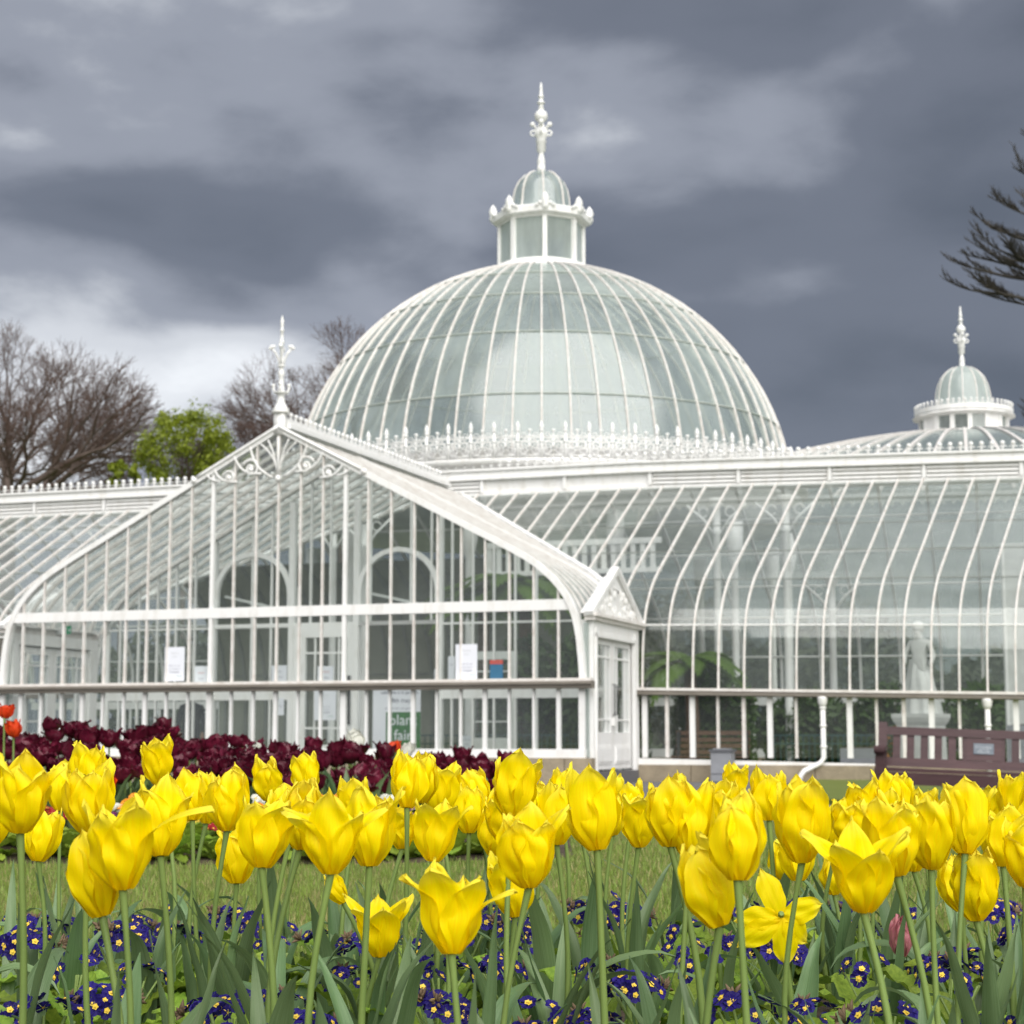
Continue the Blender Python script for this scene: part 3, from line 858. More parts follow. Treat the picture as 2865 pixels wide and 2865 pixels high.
s = CX - HW + .55
while s < CX + HW - .3:
    if all(abs(s - q) > .14 for q in (D0, D1, A2, -8.32)):
        z0 = .46
        if D0 < s < A2: z0 = 2.90
        elif -8.32 < s < D0: z0 = .46
        pb('glazing_bar', s-.017, s+.017, z0, prof_z(HW-abs(s-CX))-.04, W, .03)
    s += .408
for a, b_ in ((-8.27, D0-.05), (D1+.05, A2-.05)):
    c = (a+b_)/2; w = (b_-a)/2
    pts = [(a, TP, 3.1)] + [(c - w*math.cos(math.pi*i/16), TP, 3.45 + .78*math.sin(math.pi*i/16)) for i in range(17)] + [(b_, TP, 3.1)]
    q = MB(); q.sweep(pts, [(-.05,-.045),(.05,-.045),(.05,.045),(-.05,.045)], (0,1,0)); q.build('arch', W, part_o)
    q = MB(); q.tube([(a, TP+.35, 3.47), (b_, TP+.1, 3.12)], .035, 4); q.build('tie_bar', W, part_o)
    pb('spandrel_rail', a, b_, 2.83, 2.90)
pb('door_head', D0+.05, A2-.05, 2.83, 2.90)
# inner door with notices
b = MB(); b.b(D0+.06, D0+.30, TP-.04, TP+.04, .02, 2.83); b.b(D0+.30, D1-.05, TP-.04, TP+.04, 2.62, 2.83); b.b(D0+.30, D1-.05, TP-.035, TP+.035, .02, .62); b.b(D1-.16, D1-.05, TP-.04, TP+.04, .62, 2.62)
dr = b.build('inner_door', W, GH)
for z in (.93, 2.33): 
    b = MB(); b.b(D0+.3, D1-.16, TP-.02, TP+.02, z-.018, z+.018); b.build('door_muntin', W, dr)
for q in (.22, .78):
    s = D0+.3 + (D1-.46-D0)*q; b = MB(); b.b(s-.016, s+.016, TP-.022, TP+.022, .62, 2.62); b.build('door_muntin', W, dr)
pane(dr, 'door_pane', M['glass_in'], [(D0+.3,TP,.62),(D1-.16,TP,.62),(D1-.16,TP,2.62),(D0+.3,TP,2.62)])
b = MB(); b.b(D1-.14, D1-.09, TP-.10, TP-.05, 1.0, 1.9); b.build('door_handle', M['dark'], dr)
# an open leaf standing back inside, right of the banner
b = MB()
b.b(-3.45,-3.30,TW+.9,TW+.96,.02,2.35); b.b(-2.62,-2.47,TW+.9,TW+.96,.02,2.35); b.b(-3.30,-2.62,TW+.9,TW+.96,2.2,2.35); b.b(-3.30,-2.62,TW+.9,TW+.96,.02,.75)
od = b.build('open_door', W, GH)
for z in (1.05, 1.98): 
    b = MB(); b.b(-3.30,-2.62,TW+.915,TW+.945,z-.015,z+.015); b.build('door_muntin', W, od)
b = MB(); b.b(-3.08,-3.05,TW+.915,TW+.945,.75,2.2); b.build('door_muntin', W, od)
pane(od, 'door_pane', M['glass_in'], [(-3.3,TW+.93,.75),(-2.62,TW+.93,.75),(-2.62,TW+.93,2.2),(-3.3,TW+.93,2.2)])
# panes of the partition, one sheet per bay
gl = MB(); s = CX - HW + .3
while s < CX + HW - .3:
    s1 = s + .41; sm = s + .2
    z0 = .46 if not (D0 < sm < A2) else 2.9
    gl.add([(s,TP+.01,z0),(s1,TP+.01,z0),(s1,TP+.01,prof_z(HW-abs(s1-CX))-.05),(s,TP+.01,prof_z(HW-abs(s-CX))-.05)], [(0,1,2,3)])
    s = s1
stuff(gl.build('partition_glazing', M['glass_in'], part_o))
# --- the dome -------------------------------------------------------------------
DC = Vector((CX, 14.6, 0)); DR = 6.2; DZ = 6.3
NR = 60
def dpt(az, al, r=DR): return (DC.x + r*math.cos(al)*math.sin(az), DC.y - r*math.cos(al)*math.cos(az), DZ + r*math.sin(al))
AL = [R(5.5), R(18.0), R(34.0), R(47.5), R(59.5), R(79.6)]
mb = MB(); mb.lathe([(DR+.10, 6.68),(DR+.16, 6.74),(DR+.16, 6.90),(DR+.02, 6.94)], DC, 72)
dome = mb.build('dome', W, GH)
# ribs
rp = [dpt(0, AL[0]-.03 + (AL[-1]-AL[0]+.03)*i/20) for i in range(21)]
rp = [(p[0]-DC.x, p[1]-DC.y, p[2]) for p in rp]
b = MB(); b.sweep(rp, [(-.021,-.02),(.021,-.02),(.021,.028),(.012,.045),(-.012,.045),(-.021,.028)], (1,0,0))
rib_me = b.mesh('dome_rib', CR)
b2 = MB()
for p in rp: pass
CAMAZ = math.atan2(*( (lambda v: (v.x, -v.y))( (Matrix.Rotation(PHI, 3, 'Z') @ (Vector((0,0,0)) - O)) - DC ) ))
for k in range(NR):
    o_ = obj('dome_rib', rib_me, dome); o_.location = (DC.x, DC.y, 0); o_.rotation_euler = (0,0,CAMAZ + 2*math.pi*k/NR)
# panes: one mesh per row, copied round; the hidden back half is one part
dz = 2*math.pi/NR
rear = MB()
for r in range(5):
    a0, a1 = AL[r], AL[r+1]; n = 4
    vs = []; fs = []
    for j in range(n+1):
        al = a0 + (a1-a0)*j/n
        for az in (0, dz/2, dz):
            vs.append((DR*math.cos(al)*math.sin(az), -DR*math.cos(al)*math.cos(az), DZ + DR*math.sin(al)))
    for j in range(n):
        for i in range(2): fs.append((3*j+i, 3*j+i+1, 3*j+i+4, 3*j+i+3))
    b = MB(); b.add(vs, fs); pm = b.mesh('dome_pane', M['glass_dome'], True)
    for k in range(NR):
        rz = CAMAZ + 2*math.pi*k/NR
        if k < 19 or k >= NR - 19:
            o_ = obj('dome_pane', pm, dome); o_.location = (DC.x, DC.y, 0); o_.rotation_euler = (0,0,rz)
        else:
            c, s_ = math.cos(rz), math.sin(rz)
            rear.add([(DC.x + x*c - y*s_, DC.y + x*s_ + y*c, z) for x, y, z in vs], fs)
stuff(rear.build('rear_dome_glazing', M['glass_dome'], dome, True))
for al in AL[1:5]:
    r = DR + .012; pts = [dpt(2*math.pi*i/90, al, r) for i in range(90)]
    b = MB(); b.tube(pts, .024, 5, closed=True); b.build('dome_ring', M['ring'], dome, True)
b = MB(); al = AL[-1]; rr = DR*math.cos(al); zt = DZ + DR*math.sin(al)
b.lathe([(rr+.32, zt-.10),(rr+.34, zt-.03),(rr+.16, zt+.02),(rr+.12, zt+.12),(rr-.1, zt+.13)], DC, 40); b.build('crown_ring', W, dome, True)
# drum under the dome
b = MB(); b.lathe([(DR+.12, 5.9),(DR+.12, 6.30),(DR+.22, 6.34),(DR+.22, 6.42),(DR+.18, 6.46),(DR+.18, 6.58),(DR+.36, 6.60),(DR+.36, 6.66),(DR+.1, 6.685)], DC, 72); b.build('dome_drum', W, dome, True)
# inner columns under the dome
for k in range(12):
    az = CAMAZ + R(15) + 2*math.pi*k/12; p = (DC.x + 6.1*math.sin(az), DC.y - 6.1*math.cos(az), 0)
    b = MB(); b.lathe([(.16,0),(.16,.25),(.09,.35),(.08,4.6),(.14,4.75),(.2,5.0),(.2,5.6)], p, 10); b.build('dome_column', W, dome, True)
# balustrade of cast iron bays
NB = 80; RB = DR + .32; ZB = 6.66
bw = 2*math.pi*RB/NB; hb = bw/2
def ring_pts(cx, cz, r, n=12): return [(cx + r*math.cos(2*math.pi*i/n), 0, cz + r*math.sin(2*math.pi*i/n)) for i in range(n)]
b = MB()
b.b(-.024,.024,-.024,.024,0,.74); b.lathe([(.045,.74),(.05,.77),(.03,.79),(.042,.83),(.05,.88),(.03,.96),(.004,1.04)], (0,0,0), 8)
b.b(-.035,.035,-.035,.035,.44,.50)
b.b(.024,bw-.024,-.016,.016,.07,.10); b.b(.024,bw-.024,-.016,.016,.60,.63); b.b(.024,bw-.024,-.014,.014,.0,.025)
b.tube([(hb,0,0),(hb,0,.72)], .014, 4); b.ball((hb,0,.77), .045, 8, 5); b.ball((hb,0,.70), .03, 6, 4)
for sx in (-1, 1):
    b.tube(ring_pts(hb + sx*.135, .20, .075), .018, 4, closed=True)
    b.tube(ring_pts(hb + sx*.10, .37, .085), .018, 4, closed=True)
    b.tube(ring_pts(hb + sx*.18, .52, .06), .018, 4, closed=True)
    b.tube([(hb + sx*(hb-.03), 0, .3), (hb + sx*.17, 0, .46), (hb + sx*.06, 0, .56), (hb, 0, .66)], .015, 4)
    b.tube([(hb + sx*.21, 0, .63), (hb + sx*.17, 0, .70), (hb + sx*.1, 0, .70), (hb + sx*.07, 0, .64)], .013, 4)
    b.ball((hb + sx*.1,0,.37), .03, 6, 4); b.ball((hb + sx*.135,0,.20), .025, 6, 4)
for sx in (-1, 1):
    b.tube(ring_pts(hb + sx*.045, .28, .05), .018, 4, closed=True); b.tube(ring_pts(hb + sx*.20, .34, .05), .018, 4, closed=True); b.tube(ring_pts(hb + sx*.07, .52, .05), .018, 4, closed=True)
b.v = [(x, y*1.2, z*.79) for x, y, z in b.v]
bay_me = b.mesh('balustrade_bay', W, True)
bal = MB(); bal.lathe([(RB+.05, ZB-.02),(RB+.05, ZB+.02),(RB-.05, ZB+.02),(RB-.05,ZB-.02)], DC, 80)
bal_o = bal.build('balustrade', W, GH)
for k in range(NB):
    az = 2*math.pi*k/NB
    o_ = obj('balustrade_bay', bay_me, bal_o)
    o_.location = (DC.x + RB*math.sin(az), DC.y - RB*math.cos(az), ZB+.02); o_.rotation_euler = (0,0,az + math.pi/NB)
# lantern
def lantern(c, z0, r, hgt, nside, a0, name, cor, glass_m, par, teeth=0, solid=()):
    posts = [(c.x + r*math.sin(a0 + 2*math.pi*k/nside), c.y - r*math.cos(a0 + 2*math.pi*k/nside)) for k in range(nside)]
    bs = MB(); bs.lathe([(r+.12, z0-.12),(r+.12, z0-.04),(r+.06, z0+.0),(r+.05,z0+.08)], c, 32)
    la = bs.build(name, W, GH)
    for k in range(nside):
        x, y = posts[k]; x2, y2 = posts[(k+1) % nside]; az = a0 + 2*math.pi*k/nside
        q = MB(); A = Vector((math.cos(az), math.sin(az), 0)); B = Vector((-math.sin(az), math.cos(az), 0))
        q.box((x, y, z0 + hgt/2 + .04), (r*.052, r*.052, hgt/2), (A, B, Vector((0,0,1)))); q.build('lantern_post', W, la)
        pane(la, 'lantern_pane', glass_m, [(x,y,z0+.08),(x2,y2,z0+.08),(x2,y2,z0+hgt),(x,y,z0+hgt)])
    q = MB(); z1 = z0 + hgt
    ca = math.cos(math.pi/nside)
    aa = a0 - math.pi/2
    q.lathe([(r*1.06, z1-.06),(r*1.06, z1),(r*1.2, z1+.03),(r*cor, z1+.12),(r*cor, z1+.18),(r*1.1, z1+.24),(r*.72,z1+.26)], c, nside, aa); q.build('lantern_cornice', W, la)
    return la, z1 + .24
la, zt = lantern(DC, 12.50, 1.06, 1.20, 8, CAMAZ + R(4.5), 'lantern', 1.20, M['glass_lantern'], GH)
for k in range(8):       # palmettes at the corners
    az = CAMAZ + R(4.5) + 2*math.pi*k/8; x, y = DC.x + 1.23*math.sin(az), DC.y - 1.23*math.cos(az)
    A = Vector((math.cos(az), math.sin(az), 0)); q = MB()
    q.lathe([(.07,-.1),(.10,-.03),(.085,.06),(.11,.14),(.08,.24),(.01,.34)], (x, y, zt-.08), 8)
    for sg in (-1, 1):
        for j, (dx, dz_) in enumerate(((.13,.0),(.22,-.05))): q.ball(Vector((x,y,zt+dz_-.02)) + A*(sg*dx), .055-.01*j, 8, 5)
    q.build('palmette', W, la, True)
def cupola(c, z0, prof, nrib, a0, par, m):
    b = MB(); b.lathe(prof, (c.x, c.y, z0), nrib*3, a0 - math.pi/2); o_ = b.build('cupola_glass', m, par, True)
    for k in range(nrib):
        az = a0 + 2*math.pi*k/nrib
        q = MB(); q.tube([(c.x + (r+.01)*math.sin(az), c.y - (r+.01)*math.cos(az), z0+z) for r, z in prof[:-1]], .026, 4); q.build('cupola_rib', CR, par, True)
cp = [(.80,-.05),(.74,.12),(.715,.28),(.70,.48),(.655,.68),(.56,.88),(.42,1.03),(.24,1.12),(.10,1.15)]
cupola(DC, zt, cp, 8, CAMAZ + R(4.5), la, M['glass_lantern'])
k_ = .00284
def big_finial(c, z0, k_, name, par):
    pf = [(38,0),(36,60),(32,64),(36,80),(33,95),(37,105),(30,135),(22,175),(22,190),(40,205),(41,285),(48,292),(40,320),(58,345),(60,385),(34,420),(27,450),(20,462)]
    pf += [(60*math.sin(math.pi*i/8)+ (18 if i in (0,8) else 0), 525 - 60*math.cos(math.pi*i/8)) for i in range(9)]
    pf += [(28,592),(17,630),(20,640),(36,645),(36,652),(20,662),(17,695),(26,702),(26,710),(16,722),(12,780),(7,835),(1,838)]
    b = MB(); b.lathe([(r*k_, z*k_) for r, z in pf], (c.x, c.y, z0), 14)
    for q in range(4):
        az = q*math.pi/2 + CAMAZ; A = Vector((math.cos(az), math.sin(az), 0)); p = Vector((c.x, c.y, z0))
        b.tube([p + A*(70*k_) + Vector((0,0,370*k_)) + (A*math.cos(t) + Vector((0,0,math.sin(t))))*(24*k_) for t in [2*math.pi*i/10 for i in range(10)]], 9*k_, 5, closed=True)
        b.tube([p + A*(40*k_) + Vector((0,0,400*k_)), p + A*(60*k_) + Vector((0,0,440*k_)), p + A*(82*k_) + Vector((0,0,455*k_))], 12*k_, 5)
        b.ball(p + A*(76*k_) + Vector((0,0,450*k_)), 24*k_, 8, 6)
    return b.build(name, W, par, True)
big_finial(DC, zt + 1.11, .00288, 'dome_finial', GH)

# --- the low main dome far behind on the right ------------------------------------
p = at(2698, 1230, 64.0) - O
C2 = Vector((p.dot(E1), p.dot(E2), 0)); Z2 = p.z
cup = math.atan2(*((lambda v: (v.x, -v.y))((Matrix.Rotation(PHI, 3, 'Z') @ (Vector((0,0,0)) - O)) - C2)))
R2 = 14.5
def d2(r): return Z2 - .02 - (r-1.7)*.075 - .0175*max(0,(r-1.7))**2
pr2 = [1.65 + i*(R2-1.65)/12 for i in range(13)]
b = MB(); b.lathe([(1.6, Z2-.02),(1.8, Z2+.05),(1.85, Z2-.05)], C2, 40); far_d = b.build('far_dome', W, GH)
b = MB(); b.lathe([(r, d2(r)) for r in pr2[::-1]][:-1] + [(1.65, d2(1.65))], C2, 72); stuff(b.build('far_dome_glazing', M['glass_dome'], far_d, True))
rp = [(0, -r, d2(r)+.02) for r in pr2]
b = MB(); b.sweep(rp, [(-.05,-.02),(.05,-.02),(.05,.05),(-.05,.05)], (-1,0,0)); rme = b.mesh('far_dome_rib', CR)
for k in range(72):
    o_ = obj('far_dome_rib', rme, far_d); o_.location = (C2.x, C2.y, 0); o_.rotation_euler = (0,0,2*math.pi*k/72)
b = MB(); b.lathe([(R2+.1, d2(R2)+.1),(R2+.2, d2(R2)),(R2+.2, 2.2),(R2, 0)], C2, 48); stuff(b.build('far_dome_wall', M['glass_dome'], far_d))
la2, zt2 = lantern(C2, Z2 + .08, 1.52, .66, 16, cup + R(8), 'far_lantern', 1.10, M['glass_lantern'], GH)
for k in range(16):
    if k % 4 in (0, 1): continue
for k in (2, 14, 6, 10):
    az = cup + R(8) + 2*math.pi*(k-.5)/16; x, y = C2.x + 1.5*math.sin(az), C2.y - 1.5*math.cos(az)
    q = MB(); q.box((x, y, Z2+.42), (.25,.05,.32), (Vector((math.cos(az), math.sin(az), 0)), Vector((-math.sin(az), math.cos(az), 0)), Vector((0,0,1)))); q.build('lantern_panel', W, la2)
b = MB(); b.lathe([(1.62, zt2-.14),(1.74, zt2-.1),(1.74, zt2+.06),(1.6, zt2+.08)], C2, 40); b.build('lantern_parapet', W, la2)
b = MB()
for k in range(52):
    az = 2*math.pi*k/52; q = Vector((C2.x + 1.7*math.sin(az), C2.y - 1.7*math.cos(az), zt2+.06)); crest_tooth(b, q, (math.cos(az), math.sin(az), 0), .2, .06)
stuff(b.build('parapet_cresting', W, la2, True))
cp2 = [(1.12,0),(1.02,.12),(.97,.3),(.96,.5),(.93,.75),(.86,1.02),(.74,1.28),(.56,1.48),(.34,1.62),(.12,1.68)]
cupola(C2, zt2+.02, cp2, 12, cup, la2, M['glass_lantern'])
big_finial(C2, zt2 + 1.62, .00275, 'far_finial', GH)
# ---------------------------------------------------------------- trees
class Tree:
    def __init__(s, seed): s.rr = random.Random(seed); s.wood = MB(); s.twig = MB(); s.tips = []
    def seg(s, p0, p1, r0, r1):
        big = r0 > .035
        n = 6 if r0 > .12 else (4 if big else 3)
        (s.wood if big else s.twig).tube([p0, (p0+p1)/2 + Vector((s.rr.uniform(-1,1), s.rr.uniform(-1,1), s.rr.uniform(-1,1)))*((p1-p0).length*.05), p1], [r0, (r0+r1)/2, r1], n, cap=False)
    def grow(s, p, d, length, r, lev, maxlev, spread, up, gravity=0.0, kids=(2,3), shrink=(.70,.86), rmin=.006):
        rr = s.rr
        d = d.normalized()
        q = p + d*length
        s.seg(p, q, r, r*.74)
        if lev >= maxlev:
            s.tips.append(q); return
        k = rr.choice(kids)
        base = rr.uniform(0, 6.28)
        for i in range(k):
            o = d.orthogonal().normalized(); o = Matrix.Rotation(base + i*2*math.pi/k + rr.uniform(-.5,.5), 3, d) @ o
            a = spread*rr.uniform(.6, 1.3)*(.45 if i == 0 else 1.0)
            nd = d*math.cos(a) + o*math.sin(a); nd.z += up - gravity*lev; 
            s.grow(q, nd, length*rr.uniform(*shrink), max(rmin, r*(.74 if i == 0 else .56)), lev+1, maxlev, spread, up, gravity, kids, shrink, rmin)
        # side shoots
        if lev > 1 and lev < maxlev:
            for _ in range(2 if lev >= maxlev-3 else 1):
                t = rr.uniform(.3, .9); o = d.orthogonal().normalized(); o = Matrix.Rotation(rr.uniform(0,6.28), 3, d) @ o
                nd = d*.5 + o; nd.z += up
                s.grow(p + d*(length*t), nd, length*rr.uniform(.4,.6), max(rmin, r*.30), min(maxlev, lev+2 if lev+2 <= maxlev else maxlev), maxlev, spread, up, gravity, kids, shrink, rmin)
def bare_tree(name, label, px, py, d, base_h, seed, trunk_r, first, maxlev, spread, up, limbs, limb_tilt, mt, group, shrink=(.70,.86), aim=None):
    """px,py,d: survey direction of the fork where the limbs part"""
    f = at(px, py, d); T = Tree(seed); rr = T.rr
    root = empty(name, (f.x, f.y, -.02)); fork = Vector((0,0,f.z + .02))
    T.wood.tube([Vector((0,0,0)), fork*.5 + Vector((.1,0,0)), fork], [trunk_r*1.35, trunk_r*1.05, trunk_r], 9, cap=False)
    for k in range(limbs):
        az = 2*math.pi*k/limbs + rr.uniform(-.3,.3); ti = limb_tilt*rr.uniform(.55,1.2)
        dr = Vector((math.cos(az)*math.sin(ti), math.sin(az)*math.sin(ti), math.cos(ti)))
        if aim: dr = (dr + Vector(aim)).normalized()
        T.grow(fork - Vector((0,0,rr.uniform(0,1.2))), dr, first*rr.uniform(.8,1.15), trunk_r*rr.uniform(.42,.62), 1, maxlev, spread, up, 0.0, (2,3), shrink, .0075)
    T.wood.build('trunk', M['bark'], root, True)
    stuff(T.twig.build('crown', mt, root, True))
    tag(root, label, 'tree', group)
    return T, root
bare_tree('bare_tree', 'big spreading bare beech with red-brown twigs at the left edge', 22, 1385, 78, 0, 3, .36, 2.12, 8, .52, .045, 7, 1.05, M['twig'], 'bare trees behind the glasshouse')
bare_tree('bare_tree', 'bare brown tree half hidden by the dome, beyond the gable finial', 960, 1290, 86, 0, 9, .28, 1.85, 8, .50, .06, 6, .95, M['twig'], 'bare trees behind the glasshouse')
bare_tree('bare_tree', 'low bare brown tree between the green tree and the gable', 700, 1350, 80, 0, 21, .18, .85, 8, .52, .05, 6, .95, M['twig'], 'bare trees behind the glasshouse')
bare_tree('bare_tree', 'second bare tree close behind the big beech at the left edge', 10, 1395, 88, 0, 33, .34, 2.15, 8, .50, .05, 6, .95, M['twig'], 'bare trees behind the glasshouse')
# tree out of the picture on the right whose dark boughs reach in
def right_tree():
    d = 46; f = at(3330, 700, d); T = Tree(5); rr = T.rr
    root = empty('bare_tree', (f.x, f.y, -.02))
    h = f.z + 4
    T.wood.tube([Vector((0,0,0)), Vector((.1,0,h*.5)), Vector((0,0,h))], [.42,.30,.12], 9, cap=False)
    def spray(p, d, L, r, lev):
        """flat, upturned spray of twigs like a cedar bough"""
        d = d.normalized(); n = 5; pts = [p]
        for i in range(n):
            d = (d + Vector((rr.uniform(-.10,.10), rr.uniform(-.10,.10), .045 + rr.uniform(-.07,.07)))).normalized(); pts.append(pts[-1] + d*(L/n))
        (T.wood if r > .02 else T.twig).tube(pts, [r*(1-.75*i/n) + .004 for i in range(n+1)], 4, cap=False)
        if lev <= 0: return
        for i in range(1, n+1):
            for sg in (-1, 1):
                if rr.random() < .18: continue
                dd = (pts[i]-pts[i-1]).normalized(); sd_ = dd.cross(Vector((0,0,1))).normalized()
                spray(pts[i], dd*1.1 + sd_*(sg*rr.uniform(.35,.8)) + Vector((0,0,rr.uniform(-.02,.42))), L*rr.uniform(.28,.46), r*.5, lev-1)
    for (ty, tx, sy, rad) in ((400,2890,470,.03),(512,2840,600,.04),(592,2795,690,.05),(640,2745,720,.05),(700,2735,770,.05),(742,2668,790,.06),(796,2668,845,.06),(830,2760,880,.04),(722,2720,780,.05),(1160,2890,1120,.03),(1195,2895,1160,.03)):
        a = at(3330, sy, d) - Vector((f.x, f.y, -.02)); a.x = 0; a.y = 0
        e = at(tx + 72, ty + 12, d + rr.uniform(-1.5,1.5)) - Vector((f.x, f.y, -.02))
        n = 7; pts = []
        for i in range(n+1):
            t = i/n; pts.append(a*(1-t) + e*t + Vector((0, rr.uniform(-.1,.1), -.3*math.sin(math.pi*t) + rr.uniform(-.06,.06))))
        T.wood.tube(pts, [rad*(1-.6*i/n)+.012 for i in range(n+1)], 5, cap=False)
        for i in range(3, n+1):
            for _ in range(2):
                dr = (pts[i]-pts[i-1]).normalized() + Vector((0, rr.uniform(-.7,.7), rr.uniform(-.05,.35)))
                spray(pts[i-1] + (pts[i]-pts[i-1])*rr.random(), dr, rr.uniform(.6,1.1), .022, 2)
        spray(pts[-1], pts[-1]-pts[-2], .8, .026, 2)
    T.wood.build('trunk', M['twig2'], root, True); stuff(T.twig.build('crown', M['twig2'], root, True))
    tag(root, 'dark bare tree whose boughs reach in at the right edge', 'tree', 'bare trees behind the glasshouse')
right_tree()
def leafy_tree(name, label, px, py, d, R_, seed, m, nleaf, size, trunk_r=.16, flat=.8, group=None, ground=-.02, parts=True, cat='tree', clumps=26, twigm=None):
    c = at(px, py, d); rr = random.Random(seed)
    root = empty(name, (c.x, c.y, ground)); cz = c.z - ground
    T = Tree(seed+1)
    fk = Vector((0,0,max(.1, cz - R_*flat*.9)))
    T.wood.tube([Vector((0,0,0)), fk], [trunk_r*1.3, trunk_r], 7, cap=False)
    for k in range(6):
        az = 2*math.pi*k/6 + rr.uniform(-.3,.3); ti = rr.uniform(.2,.9)
        T.grow(fk, Vector((math.cos(az)*math.sin(ti), math.sin(az)*math.sin(ti), math.cos(ti))), R_*.42, trunk_r*.5, 3, 6, .5, .1, 0, (2,3), (.68,.85), .008)
    w = T.wood; w.add(T.twig.v, T.twig.f); w.build('trunk', twigm or M['bark'], root, True)
    lf = MB(); cl = []
    for i in range(clumps):
        a = rr.uniform(0, 6.28); e = math.acos(rr.uniform(-.75, 1)); q = rr.uniform(.45, 1.0)**.6
        p = Vector((math.cos(a)*math.sin(e)*R_*q, math.sin(a)*math.sin(e)*R_*q, cz + math.cos(e)*R_*flat*q)); cl.append((p, R_*rr.uniform(.17,.34)))
    for i in range(nleaf):
        p, cr = rr.choice(cl)
        v = Vector((rr.gauss(0,1), rr.gauss(0,1), rr.gauss(0,.8))); v = v.normalized()*cr*rr.random()**.45
        q = p + v; n = (v.normalized() + Vector((rr.uniform(-.7,.7), rr.uniform(-.7,.7), rr.uniform(-.2,.9)))).normalized()
        a = n.orthogonal().normalized(); a = Matrix.Rotation(rr.uniform(0,6.28), 3, n) @ a; b_ = n.cross(a); s_ = size*rr.uniform(.6,1.3)
        lf.add([q - a*s_, q + b_*(s_*.45), q + a*s_, q - b_*(s_*.45)], [(0,1,2,3)])
    me = lf.mesh('crown', m); uv = me.uv_layers.new(name='UVMap')
    d_ = []
    for pl in me.polygons:
        u0, v0 = rr.random(), .3 + .7*rr.random()
        for _ in pl.vertices: d_ += [u0*9, v0]
    uv.data.foreach_set('uv', d_)
    stuff(obj('crown', me, root)); tag(root, label, cat, group)
    return root
leafy_tree('leafy_tree', 'bright green tree in fresh leaf behind the left wing', 520, 1265, 70, 1.85, 4, M['newleaf'], 8000, .085, .10, 1.0, clumps=75)
leafy_tree('leafy_shrub', 'small bright green shrub top above the left wing, beside the beech', 345, 1330, 68, .62, 6, M['newleaf'], 1300, .10, .05, .9, cat='shrub', clumps=14)
leafy_tree('leafy_tree', 'olive green half-leafed tree behind the gable, right of the bright green tree', 625, 1290, 72, 1.25, 14, M['newleaf'], 1500, .09, .08, .9, clumps=22)
# ---------------------------------------------------------------- inside the glasshouse
def loc2w(s, t, z=0.0): return bl(s, t, z)
def thing(name, s, t, z=.02, rz=0.0):
    return empty(name, bl(s, t, z), -PHI + rz)
# clumps of foliage
def shrub(name, label, s, t, w, h, m, n, size, seed, cat='shrub', group=None, z=.02, m2=None):
    rr = random.Random(seed); root = thing(name, s, t, z)
    b = MB()
    for k in range(7):
        a = rr.uniform(0,6.28); b.tube([(0,0,0), (math.cos(a)*w*.25, math.sin(a)*w*.25, h*.4), (math.cos(a)*w*.5, math.sin(a)*w*.5, h*rr.uniform(.6,.85))], [.03,.02,.008], 4)
    b.build('stems', M['bark'], root)
    lf = MB(); 
    for i in range(n):
        a = rr.uniform(0,6.28); r = w*.5*math.sqrt(rr.random()); zz = h*(.08 + .92*rr.random()**.8)*(1 - .35*(2*r/w)**2)
        q = Vector((math.cos(a)*r, math.sin(a)*r, zz)); nn = Vector((rr.uniform(-1,1), rr.uniform(-1,.4), rr.uniform(.0,1))).normalized()
        x = nn.orthogonal().normalized(); x = Matrix.Rotation(rr.uniform(0,6.28), 3, nn) @ x; y = nn.cross(x); s_ = size*rr.uniform(.6,1.4)
        lf.cur = 1 if (m2 and rr.random() < .3) else 0
        lf.add([q-x*s_, q+y*s_*.4, q+x*s_, q-y*s_*.4], [(0,1,2,3)])
    me = lf.mesh('foliage', [m, m2] if m2 else m); me.uv_layers.new(name='UVMap'); stuff(obj('foliage', me, root))
    tag(root, label, cat, group); return root
def in_pot(p): pass
G = 'plants inside the glasshouse'
shrub('leafy_shrub', 'dark green shrub behind the porch glass beside the open inner door', -2.7, 5.2, 1.9, 2.7, M['darkleaf'], 3200, .115, 1, group=G)
shrub('leafy_shrub', 'dark green shrub at the right end of the porch glass', -1.2, 4.9, 2.0, 3.0, M['darkleaf'], 3600, .115, 2, group=G)
shrub('leafy_shrub', 'dark shrub just inside the right wing next to the side door', .75, 6.2, 1.6, 2.2, M['darkleaf'], 2600, .11, 3, group=G)
shrub('leafy_shrub', 'green shrub behind the right wing windows above the bin', 2.1, 8.8, 1.9, 1.75, M['darkleaf'], 2600, .11, 4, group=G)
shrub('leafy_shrub', 'green shrub behind the glass between the bin and the downpipe', 3.6, 9.6, 1.8, 1.85, M['darkleaf'], 2600, .11, 5, group=G)
shrub('leafy_shrub', 'low green shrub far back inside the right wing, left of the statue', 5.4, 11.0, 2.2, 1.9, M['darkleaf'], 2600, .11, 7, group=G)
shrub('flowering_shrub', 'orange flowering shrub behind the glass, left of the white statue', 4.05, 6.6, .8, 1.0, M['darkleaf'], 700, .05, 6, group=G, m2=M['orange'])
shrub('leafy_shrub', 'low grey-green plants behind the glass at the far right end', 7.6, 6.6, 1.6, 1.35, M['darkleaf'], 900, .06, 8, group=G)
